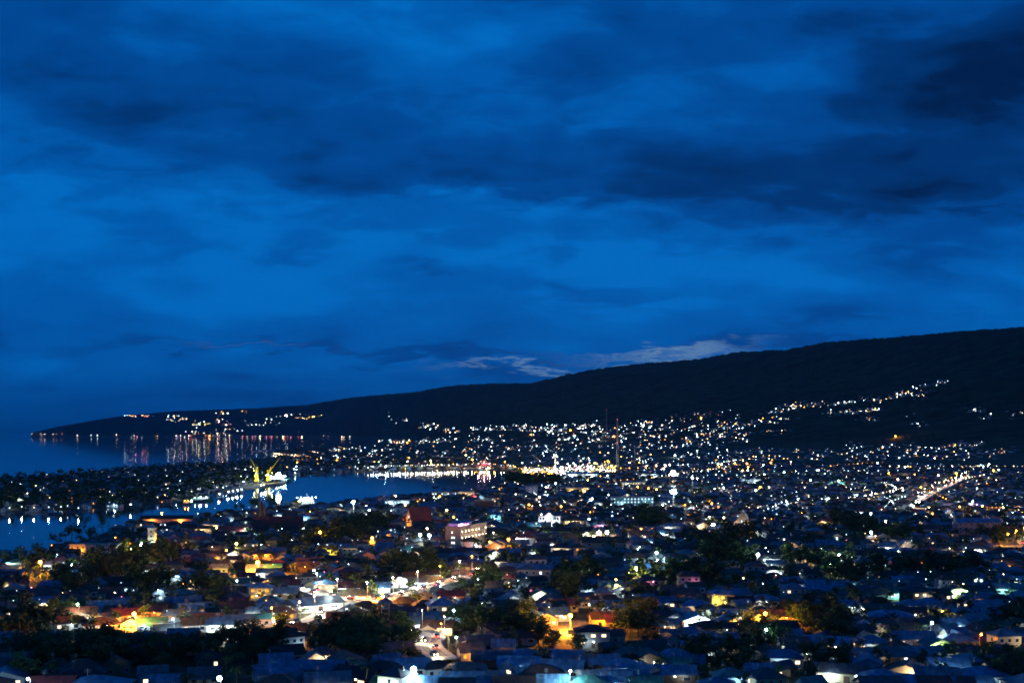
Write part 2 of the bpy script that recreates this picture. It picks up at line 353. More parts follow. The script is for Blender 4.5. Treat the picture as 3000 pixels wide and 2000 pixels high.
# ------------------------------------------------------------------ sky
def build_world():
    w = bpy.data.worlds.new('World'); scene.world = w; w.use_nodes = True; nt = w.node_tree; nt.nodes.clear()
    L = nt.links.new
    def val(x):
        return x
    def link(x, s):
        if isinstance(x, (int, float)): s.default_value = x
        elif isinstance(x, tuple): s.default_value = x
        else: L(x, s)
    def M(op, a, b=0.0, c=None, clamp=False):
        n = N(nt, 'ShaderNodeMath', operation=op, use_clamp=clamp); link(a, n.inputs[0]); link(b, n.inputs[1])
        if c is not None: link(c, n.inputs[2])
        return n.outputs[0]
    def VM(op, a, b=None):
        n = N(nt, 'ShaderNodeVectorMath', operation=op); link(a, n.inputs[0])
        if b is not None: link(b, n.inputs[1])
        return n
    tc = N(nt, 'ShaderNodeTexCoord'); sx = N(nt, 'ShaderNodeSeparateXYZ'); L(tc.outputs['Generated'], sx.inputs[0])
    x, y, z = sx.outputs
    az = M('ARCTAN2', x, y); el = M('ARCSINE', z)                       # compass direction and height above the horizon
    A = M('MULTIPLY', az, 2600.0); E = M('MULTIPLY', el, 2600.0)        # about 45 units a degree
    # flat cloud deck seen in perspective
    zz = M('ADD', M('MAXIMUM', z, 0.0), 0.24); px = M('DIVIDE', x, zz); py = M('DIVIDE', y, zz)
    cb = N(nt, 'ShaderNodeCombineXYZ'); L(px, cb.inputs[0]); L(py, cb.inputs[1])
    def noise(vec, scale, detail, rough=0.55, dist=0.0):
        n = N(nt, 'ShaderNodeTexNoise', noise_dimensions='2D'); n.inputs['Scale'].default_value = scale; n.inputs['Detail'].default_value = detail
        n.inputs['Roughness'].default_value = rough; n.inputs['Distortion'].default_value = dist; L(vec, n.inputs['Vector']); return n
    mp = N(nt, 'ShaderNodeMapping'); mp.inputs['Rotation'].default_value = (0, 0, 0.35); mp.inputs['Scale'].default_value = (0.8, 1.25, 1); L(cb.outputs[0], mp.inputs['Vector'])
    n1 = noise(mp.outputs[0], 1.9, 4, 0.5, 0.3); n2 = noise(mp.outputs[0], 7.5, 7, 0.62, 0.25)
    cs = N(nt, 'ShaderNodeCombineXYZ'); L(M('MULTIPLY', A, 0.002), cs.inputs[0]); L(M('MULTIPLY', E, 0.0065), cs.inputs[1])
    n3 = noise(cs.outputs[0], 1.3, 5, 0.5, 0.0)
    # bend the big shapes with noise so they have no drawn outline
    f1 = M('SUBTRACT', n1.outputs['Fac'], 0.5); f2 = M('SUBTRACT', n2.outputs['Fac'], 0.5); f3 = M('SUBTRACT', n3.outputs['Fac'], 0.5)
    wv = N(nt, 'ShaderNodeCombineXYZ'); L(M('MULTIPLY', M('ADD', f1, f3), 300.0), wv.inputs[0]); L(M('MULTIPLY', M('SUBTRACT', f2, f3), 110.0), wv.inputs[1])
    p0 = N(nt, 'ShaderNodeCombineXYZ'); L(A, p0.inputs[0]); L(E, p0.inputs[1])
    p = VM('ADD', p0.outputs[0], wv.outputs[0]).outputs[0]
    def blob(u, v, su, sv, amp, pp=None):
        a = 2600 * math.atan((u - UC) / F); e = 2600 * math.atan((VH - v) / F * math.cos(math.atan((u - UC) / F)))
        d = VM('MULTIPLY', VM('SUBTRACT', pp or p, (a, e, 0)).outputs[0], (1.0 / su, 1.0 / sv, 0)).outputs[0]
        q = VM('DOT_PRODUCT', d, d).outputs['Value']
        return M('MULTIPLY', M('EXPONENT', M('MULTIPLY', q, -1.0)), amp)
    def total(lst, pp=None):
        s = None
        for t in lst:
            g = blob(*t, pp=pp); s = g if s is None else M('ADD', s, g)
        return s
    dark = total(DARK)
    pale = total(PALE)
    k = M('ADD', M('ADD', M('MULTIPLY', f1, 1.0), M('MULTIPLY', f2, M('ADD', 0.3, M('MULTIPLY', M('MINIMUM', E, 1000.0), 0.0009)))), M('MULTIPLY', f3, 0.6))
    # cloud break-up fades towards the horizon; unseen sky overhead darkened to lower ambient light
    up = N(nt, 'ShaderNodeMapRange', interpolation_type='SMOOTHSTEP'); L(E, up.inputs['Value']); up.inputs['From Min'].default_value = 1050; up.inputs['From Max'].default_value = 2500; up.inputs['To Max'].default_value = 0.75
    D = M('ADD', M('ADD', M('ADD', dark, k), 0.36), up.outputs[0])
    rp = N(nt, 'ShaderNodeValToRGB'); cr = rp.color_ramp; cr.interpolation = 'EASE'
    for pos, c in zip((0.0, 0.22, 0.45, 0.7, 1.0), SKYRAMP):
        e_ = cr.elements[0] if pos == 0.0 else (cr.elements[-1] if pos == 1.0 else cr.elements.new(pos)); e_.color = (*c, 1); e_.position = pos
    L(M('MULTIPLY', D, 0.62, clamp=True), rp.inputs['Fac'])
    # grey-blue dimmer band low over the sea
    hz = M('EXPONENT', M('MULTIPLY', M('MAXIMUM', E, 0.0), -1.0 / 75.0))
    mx = N(nt, 'ShaderNodeMix', data_type='RGBA'); L(M('MULTIPLY', hz, 0.95), mx.inputs['Factor']); L(rp.outputs['Color'], mx.inputs[6]); mx.inputs[7].default_value = (*HORIZ, 1)
    # last light of the day through the gap over the hills
    mx2 = N(nt, 'ShaderNodeMix', data_type='RGBA'); mx2.clamp_factor = True; L(pale, mx2.inputs['Factor']); L(mx.outputs[2], mx2.inputs[6]); mx2.inputs[7].default_value = (*PALEC, 1)
    sky = N(nt, 'ShaderNodeTexSky', sky_type='NISHITA'); sky.sun_disc = False; sky.sun_elevation = R(-3.0); sky.sun_rotation = R(20); sky.altitude = 80
    bg1 = N(nt, 'ShaderNodeBackground'); L(mx2.outputs[2], bg1.inputs['Color']); bg1.inputs['Strength'].default_value = 1.0
    bg2 = N(nt, 'ShaderNodeBackground'); L(sky.outputs[0], bg2.inputs['Color']); bg2.inputs['Strength'].default_value = 0.0015
    ad = N(nt, 'ShaderNodeAddShader'); L(bg1.outputs[0], ad.inputs[0]); L(bg2.outputs[0], ad.inputs[1])
    out = N(nt, 'ShaderNodeOutputWorld'); L(ad.outputs[0], out.inputs['Surface'])
    w.cycles.sampling_method = 'MANUAL'; w.cycles.sample_map_resolution = 512
SKYRAMP = [(0.0, 0.150, 0.545), (0.0, 0.104, 0.425), (0.0, 0.064, 0.295), (0.0, 0.034, 0.165), (0.0, 0.013, 0.068)]
HORIZ = (0.0, 0.044, 0.185); PALEC = (0.17, 0.31, 0.47)
DARK = [(60, 60, 200, 90, .3), (560, 90, 240, 60, .22), (1250, 160, 260, 60, .25), (760, 170, 200, 60, .18), (1180, 590, 1600, 80, -.14), (300, 640, 600, 70, -.1), (900, 20, 260, 40, -.12), (1180, 200, 1500, 190, .10), (1750, 420, 620, 62, .08), (2330, 120, 300, 150, 1.1), (1850, 290, 480, 110, .5), (1500, 410, 520, 65, .44), (2150, 440, 450, 75, .6), (900, 330, 330, 85, .34),
 (150, 280, 300, 80, .30), (520, 240, 380, 90, .2), (760, 420, 200, 35, .3), (450, 555, 110, 22, .30), (700, 560, 80, 28, .36), (620, 590, 150, 10, .2),
 (1240, 480, 240, 32, -.45), (1370, 325, 60, 22, -.3), (1050, 632, 110, 13, .3), (1350, 662, 150, 14, .3), (1900, 700, 170, 34, .35), (2220, 575, 200, 34, .3),
 (400, 790, 620, 15, .30), (1000, 808, 420, 13, .34), (2000, 790, 420, 14, .28), (60, 850, 70, 40, -.2), (1100, 870, 1500, 30, .1), (200, 490, 330, 95, -.3), (800, 570, 500, 50, -.15), (1500, 600, 700, 45, -.2), (1300, 720, 600, 35, -.12),
 (900, 60, 350, 60, -.12), (1700, 60, 300, 60, .15)]
PALE = [(1520, 806, 190, 6, .7), (1290, 836, 220, 6, .62), (1620, 818, 120, 9, .6), (1370, 795, 110, 4, .4), (560, 795, 140, 3, .18)]
build_world()
# ------------------------------------------------------------------ labels that single out: look + the nearest landmark + rank by distance
MARKS = [('the arched hotel', 1070, 1230), ('the winding road', 992, 1480), ('the side street', 650, 1440), ('the slim white tower', 347, 1250), ('the yellow long house', 750, 1262), ('the bright curved road', 830, 1370), ('the orange lit yard', 1316, 1440), ('the orange ribbed roof', 1758, 1412),
 ('the yellow lit tree', 1661, 1347), ('the lattice water tower', 885, 1410), ('the cream gabled house', 240, 1412), ('the orange lit bungalow', 308, 1420), ('the lamplit green trees', 64, 1558),
 ('the orange shop row', 600, 1435), ('the long blue shed roofs', 700, 1525), ('the dark round tree', 1308, 1365), ('the blue ribbed roof', 1672, 1405), ('the purple hip roof', 2045, 1495),
 ('the bright wall lamp', 2220, 1535), ('the pink lit bush', 1795, 1511), ('the white lit alley', 1310, 1550), ('the green gable', 2150, 1470), ('the column fronted house', 2072, 1275),
 ('the widest dark tree', 1655, 1280), ('the olive hangar', 1385, 1250), ('the blue gabled mansion', 1235, 1312), ('the white mansion', 1263, 1185), ('the steep red church', 960, 1180), ('the spired church', 640, 1205),
 ('the tall gabled chapel', 1706, 1175), ('the blank walled hall', 225, 1265), ('the wide blue hip roof', 1543, 1230), ('the long diagonal road', 2150, 1130), ('the three-storey school', 2250, 1200),
 ('the strongest orange lamp', 591, 1295), ('the brightest white lamp', 1042, 1405), ('the cyan lit wall', 350, 1420), ('the white long facade', 1945, 1540), ('the zigzag lit roofs', 1475, 1507),
 ('the harbour cranes', 605, 1090), ('the waterside pavilion', 1112, 1065), ('the bright market strip', 1300, 1082), ('the stadium floodlight', 1547, 1130), ('the white ferry', 708, 1155), ('the moored boats', 510, 1135)]
RANK = ['nearest', 'second nearest', 'third nearest', 'fourth nearest', 'fifth nearest', 'sixth nearest', 'seventh nearest', 'eighth nearest', 'ninth nearest', 'tenth nearest', 'eleventh nearest', 'twelfth nearest']
PENDING = []
def name_later(o, desc, cat, group, u, v, skip=None): PENDING.append((o, desc, cat, group, u, v, skip))
def write_labels():
    by = {}
    for t in PENDING:
        o, desc, cat, group, u, v, skip = t
        best = sorted(((abs(u - a) * 0.6 + abs(v - b) * 1.6, n, a, b) for n, a, b in MARKS if n != skip))[0]
        dx, dy = u - best[2], v - best[3]
        rel = ('right of' if dx > 0 else 'left of') if abs(dx) > abs(dy) * 2.2 else ('in front of' if dy > 0 else 'behind')
        by.setdefault((desc, rel, best[1]), []).append((best[0], t))
    for (desc, rel, mk), l in by.items():
        l.sort(key=lambda q: q[0])
        for k, (_, (o, d_, cat, group, u, v, s_)) in enumerate(l):
            lab = desc + ' ' + rel + ' ' + mk
            if len(l) > 1: lab += ', ' + RANK[min(k, 11)]
            tag(o, lab, cat, group)

# ------------------------------------------------------------------ roads (structure)
asph = plain('road_asphalt', (0.10, 0.10, 0.10), 0.8, scale=0.4); concrete_road = plain('road_concrete', (0.26, 0.25, 0.23), 0.8, scale=0.3)
def polyline(pts, z=2.0, sub=6):
    P = [at(u, v, z) for u, v in pts]; out = []
    for i in range(len(P) - 1):
        p0 = P[max(i - 1, 0)]; p1 = P[i]; p2 = P[i + 1]; p3 = P[min(i + 2, len(P) - 1)]
        for k in range(sub):
            t = k / sub
            out.append(tuple(0.5 * (2 * p1[j] + (p2[j] - p0[j]) * t + (2 * p0[j] - 5 * p1[j] + 4 * p2[j] - p3[j]) * t * t + (3 * p1[j] - p0[j] - 3 * p2[j] + p3[j]) * t ** 3) for j in (0, 1)))
    out.append(P[-1][:2]); return out
ROADS = []
def ribbon(mb, P, w, z, off=0.0, m=0):
    vs = []
    for i, (x, y) in enumerate(P):
        a = P[max(i - 1, 0)]; b = P[min(i + 1, len(P) - 1)]; dx, dy = b[0] - a[0], b[1] - a[1]; l = math.hypot(dx, dy) or 1; nx, ny = -dy / l, dx / l
        vs += [(x + nx * (off - w / 2), y + ny * (off - w / 2), z), (x + nx * (off + w / 2), y + ny * (off + w / 2), z)]
    mb.put(vs, [(2 * i, 2 * i + 2, 2 * i + 3, 2 * i + 1) for i in range(len(P) - 1)], m)
def road(name, pts, w, mat=concrete_road, z=2.03, lines=True):
    """a road on its own low embankment: surface at z, sides down to the ground"""
    P = polyline(pts, z); ROADS.append((P, w))
    mb = MB(); ribbon(mb, P, w, z); tag(mb.build(name, mat), kind='structure')
    kb = MB()
    for s in (-1, 1):
        off = s * (w / 2 + 0.75); vs = []
        for i, (x, y) in enumerate(P):
            a = P[max(i - 1, 0)]; b = P[min(i + 1, len(P) - 1)]; dx, dy = b[0] - a[0], b[1] - a[1]; l = math.hypot(dx, dy) or 1; nx, ny = -dy / l, dx / l
            for o_, zz in ((off - .75, 1.2 if s < 0 else z - .1), (off - .75, z + .12), (off + .75, z + .12), (off + .75, 1.2 if s > 0 else z - .1)): vs.append((x + nx * o_, y + ny * o_, zz))
        fs = [(4 * i + k, 4 * i + 4 + k, 4 * i + 5 + k, 4 * i + 1 + k) for i in range(len(P) - 1) for k in range(3)]
        kb.put(vs, fs)
    tag(kb.build('pavement', CONC), kind='structure')
    if lines:
        lb = MB(); ribbon(lb, P, 0.18, z + .006); ribbon(lb, P, 0.15, z + .006, w / 2 - .35); ribbon(lb, P, 0.15, z + .006, -w / 2 + .35)
        tag(lb.build('road_markings', TRIM), kind='structure')
    return P
MZ, SZ, BZ, DZ, EZ = 5.2, 4.4, 4.6, 8.0, 5.5
MAIN = road('main_road', [(690, 1348), (735, 1362), (775, 1373), (830, 1377), (880, 1374), (930, 1361), (1000, 1342), (1076, 1320), (1110, 1304)], 7.5, z=MZ)
SIDE = road('side_road', [(752, 1402), (730, 1416), (700, 1427), (640, 1441), (560, 1456)], 6.5, z=SZ)
SBEND = road('winding_road', [(925, 1444), (960, 1450), (986, 1454), (993, 1463), (984, 1475), (990, 1489), (1006, 1502), (1026, 1514)], 6.8, z=BZ)
DIAG = road('diagonal_road', [(2112, 1150), (2134, 1135), (2181, 1113), (2228, 1092)], 7, z=DZ)
EDGE = road('edge_road', [(2325, 1256), (2352, 1243), (2400, 1222)], 7, z=EZ)
PROM = road('promenade', [(668, 1084), (740, 1078.5), (850, 1073), (1000, 1069.5), (1120, 1068), (1180, 1070), (1230, 1082)], 16, lines=False)
MART = road('market_street', [(1215, 1082), (1260, 1086), (1320, 1084), (1370, 1079), (1420, 1084)], 22, lines=False)
COAST = road('coast_road', [(624, 1039), (660, 1042.5), (700, 1046), (730, 1050)], 14, lines=False)
YARD = at(1316, 1447)
def yard(name, u, v, rx, ry, mat):
    c = at(u, v, 2.02); mb = MB(); n = 22
    mb.put([(c[0] + rx * (1 + .15 * math.sin(3 * k)) * math.cos(2 * PI * k / n), c[1] + ry * (1 + .12 * math.cos(2 * k)) * math.sin(2 * PI * k / n), 2.02) for k in range(n)], [tuple(range(n))])
    tag(mb.build(name, mat), kind='structure'); return c
sand = plain('packed_sand', (0.34, 0.27, 0.17), 0.95, scale=0.5); pave = plain('paved_yard', (0.40, 0.38, 0.35), 0.85, scale=0.5)
yard('sandy_yard', 1316, 1441, 9, 20, sand); yard('paved_yard', 590, 1452, 14, 16, sand); yard('paved_yard', 1318, 1556, 7, 16, pave)
yard('paved_yard', 950, 1548, 9, 9, pave); yard('paved_yard', 358, 1432, 13, 14, pave); yard('paved_yard', 1600, 1430, 12, 10, pave)
def near_road(x, y, pad):
    for P, w in ROADS:
        for q in P[::2]:
            if abs(q[0] - x) < w / 2 + pad + 3 and abs(q[1] - y) < w / 2 + pad + 3 and math.hypot(q[0] - x, q[1] - y) < w / 2 + pad: return True
    return False

# ------------------------------------------------------------------ house shapes
def gable_sec(d, h, rise, ov, th=0.16):
    sl = rise / (d / 2); Y = d / 2 + ov; ze = h - sl * ov; zr = h + rise
    return [(-Y, ze + th), (0, zr + th), (Y, ze + th), (Y, ze), (0, zr), (-Y, ze)]
def add_gable(mb, w, d, h, rise, ov=0.6, m=0, x0=0, y0=0, along='x'):
    sec = gable_sec(d, h, rise, ov)
    # two closed slabs
    A = [sec[0], sec[1], sec[4], sec[5]]; B = [sec[1], sec[2], sec[3], sec[4]]
    for S in (A, B):
        if along == 'x': mb.prism_x([(y + y0, z) for y, z in S][::-1], x0 - w / 2 - ov, x0 + w / 2 + ov, m)
        else: mb.prism_y([(y + x0, z) for y, z in S][::-1], y0 - w / 2 - ov, y0 + w / 2 + ov, m)
def add_hip(mb, w, d, h, rise, ov=0.6, m=0, x0=0, y0=0, th=0.16, ridge=None):
    X = w / 2 + ov; Y = d / 2 + ov; r = max(0.0, (w - d) / 2) if ridge is None else ridge
    ze = h - 0.12
    vs = [(-X, -Y, ze), (X, -Y, ze), (X, Y, ze), (-X, Y, ze), (-X, -Y, ze + th), (X, -Y, ze + th), (X, Y, ze + th), (-X, Y, ze + th), (-r - .05, 0, h + rise + th), (r + .05, 0, h + rise + th)]
    mb.put([(x + x0, y + y0, z) for x, y, z in vs], [(0, 3, 2, 1), (0, 1, 5, 4), (1, 2, 6, 5), (2, 3, 7, 6), (3, 0, 4, 7), (4, 5, 9, 8), (5, 6, 9), (6, 7, 8, 9), (7, 4, 8)], m)
def add_walls(mb, w, d, h, rise=0, m=0, x0=0, y0=0, along='x'):
    if rise <= 0: mb.box(x0 - w / 2, x0 + w / 2, y0 - d / 2, y0 + d / 2, 0, h, m); return
    if along == 'x': mb.prism_x([(y0 - d / 2, 0), (y0 + d / 2, 0), (y0 + d / 2, h), (y0, h + rise - .02), (y0 - d / 2, h)], x0 - w / 2, x0 + w / 2, m)
    else: mb.prism_y([(x0 - d / 2, 0), (x0 + d / 2, 0), (x0 + d / 2, h), (x0, h + rise - .02), (x0 - d / 2, h)], y0 - w / 2, y0 + w / 2, m)
def win(mb, x, z, w, h, y, side=-1, axis='y'):
    """frame (slot 0) and pane (slot 1) on a wall plane"""
    e = 0.04 * side; f = 0.07
    def bx(a0, a1, z0, z1, q0, q1, m):
        q0, q1 = min(q0, q1), max(q0, q1)
        if axis == 'y': mb.box(a0, a1, q0, q1, z0, z1, m)
        else: mb.box(q0, q1, a0, a1, z0, z1, m)
    bx(x - w / 2 + f, x + w / 2 - f, z + f, z + h - f, y + 0.01 * side, y + e, 1)
    for a0, a1, z0, z1 in ((x - w / 2, x - w / 2 + f, z, z + h), (x + w / 2 - f, x + w / 2, z, z + h), (x - w / 2 + f, x + w / 2 - f, z, z + f), (x - w / 2 + f, x + w / 2 - f, z + h - f, z + h)):
        bx(a0, a1, z0, z1, y, y + 0.08 * side, 0)
KIND = {}
def make_house(kind):
    root = empty('house', (0, -500, 0))
    wb = MB(); rb = MB(); w, d, h = 10.0, 8.0, 3.1
    front = -d / 2
    wins = []; ch = []
    if kind == 'gabled':
        add_walls(wb, w, d, h, 2.2); add_gable(rb, w, d, h, 2.2)
        wins = [(-3.2, 1, 1.5, 1.3, front), (3.0, 1, 1.8, 1.3, front)]; side = [(0.5, 1, 1.3, 1.2)]
    elif kind == 'front gabled':
        add_walls(wb, d, w, h, 2.3, along='y'); add_gable(rb, d, w, h, 2.3, along='y')
        wins = [(-3.2, 1, 1.6, 1.3, front), (3.2, 1, 1.6, 1.3, front)]; side = [(0, 1, 1.3, 1.2)]
    elif kind == 'hipped':
        add_walls(wb, w, d, h); add_hip(rb, w, d, h, 2.2, 0.8)
        wins = [(-3.3, 1, 1.5, 1.3, front), (3.2, 1, 1.6, 1.3, front)]; side = [(1, 1, 1.3, 1.2)]
    elif kind == 'two storey':
        h = 6.0; add_walls(wb, w, d, h); add_hip(rb, w, d, h, 1.9, 0.7); wb.box(-w / 2 - .06, w / 2 + .06, -d / 2 - .06, d / 2 + .06, 2.95, 3.12)
        wins = [(-3.2, 1, 1.5, 1.3, front), (3.2, 1, 1.6, 1.3, front), (-3.2, 4, 1.5, 1.2, front), (0, 4, 1.5, 1.2, front), (3.2, 4, 1.5, 1.2, front)]; side = [(0, 4, 1.3, 1.2)]
    elif kind == 'winged':
        add_walls(wb, w, d - 2, h, 2.0, y0=1.0); add_gable(rb, w, d - 2, h, 2.0, y0=1.0)
        add_walls(wb, 4.0, 4.4, h - .01, 1.5, x0=-2.4, y0=-3.4, along='y'); add_gable(rb, 4.6, 4.4, h - .02, 1.5, 0.5, x0=-2.4, y0=-3.0, along='y')
        wins = [(-2.4, 1, 1.8, 1.3, -5.4), (3.4, 1, 1.5, 1.3, -2.0)]; side = [(1, 1, 1.3, 1.2)]; front = -2.0
    elif kind == 'verandah':
        add_walls(wb, w, d, h, 1.7); add_gable(rb, w, d, h, 1.7, 0.5)
        rb.prism_x([(-d / 2 - 2.9, 2.3), (-d / 2 - 2.9, 2.42), (-d / 2 - .35, 2.85), (-d / 2 - .35, 2.73)], -w / 2 - .3, w / 2 + .3)
        wins = [(-3.2, 1, 1.5, 1.3, front), (3.0, 1, 1.8, 1.3, front)]; side = [(0.5, 1, 1.3, 1.2)]
    wall = wb.build('wall', WM['white'], root); roof = rb.build('roof', RM['blue'], root)
    ch += [wall, roof]
    for x, z, ww, hh, y in wins:
        m = MB(); win(m, x, z, ww, hh, y); ch.append(m.build('window', [TRIM, DARKGLASS], root))
    for y, z, ww, hh in side:
        for s in (-1, 1):
            m = MB(); win(m, y, z, ww, hh, s * w / 2, s, 'x')
            ch.append(m.build('window', [TRIM, DARKGLASS], root))
    m = MB(); dx = 0.0 if kind not in ('winged',) else 1.3
    m.box(dx - .5, dx + .5, front - .06, front, 0.05, 2.1); ch.append(m.build('door', WOODM, root))
    if kind in ('two storey', 'winged'):
        m = MB(); tx, ty, tzv = (2.6, 1.0, h + 1.2) if kind == 'two storey' else (3.8, 3.9, h + .9)
        m.box(tx - .55, tx + .55, ty - .55, ty + .55, tzv - 1.0, tzv, 1); m.bar((tx, ty, tzv), (tx, ty, tzv + 1.3), .55, 0, 10, .48); ch.append(m.build('water_tank', [RM['rusty'], STEEL], root))
    if kind in ('gabled', 'front gabled', 'hipped'):
        m = MB(); m.bar((-2.2, .6, h + 1.0), (-2.2, .6, h + 3.9), .04, 0, 5)
        for q_ in range(4): m.bar((-2.9, .6, h + 2.8 + q_ * .3), (-1.5, .6, h + 2.8 + q_ * .3), .03, 0, 4)
        ch.append(m.build('television_aerial', STEEL, root))
    if kind == 'verandah':
        for x in (-4.9, -1.7, 1.7, 4.9):
            m = MB(); m.box(x - .09, x + .09, -d / 2 - 2.7, -d / 2 - 2.52, 0, 2.36); ch.append(m.build('post', TRIM, root))
    m = MB(); m.ball(dx + .9, front - .28, 2.45, .16, 0, 8, 5); m.box(dx + .86, dx + .94, front - .2, front, 2.41, 2.49, 1); lamp = m.build('porch_lamp', [BULB['white'], STEEL], root); ch.append(lamp)
    CH[root.name] = ch
    return root
PROTO = {k: make_house(k) for k in ('gabled', 'front gabled', 'hipped', 'two storey', 'winged', 'verandah')}
FREE = dict(PROTO)
LIT_WALL = []
HOUSES = []   # (x, y, w, d, kind)
def place_house(u, v, w, kind='gabled', roof='blue', wall='white', deg=0, lit=None, power=0, d=None, light_at=None, label=None, ufix=None, hscale=1.0, wins=0.35):
    """(u, v) = where the middle of the roof shows; w = width of the ridge side in metres"""
    hh = {'two storey': 6.8, 'hipped': 4.0}.get(kind, 4.2) * hscale
    x, y, _ = at(u, v, 2 + hh * .92)
    d = d or w * 0.72
    HOUSES.append((x, y, w, d, kind, roof, wall, deg, lit, power, hscale, label, u, v, wins)); return x, y

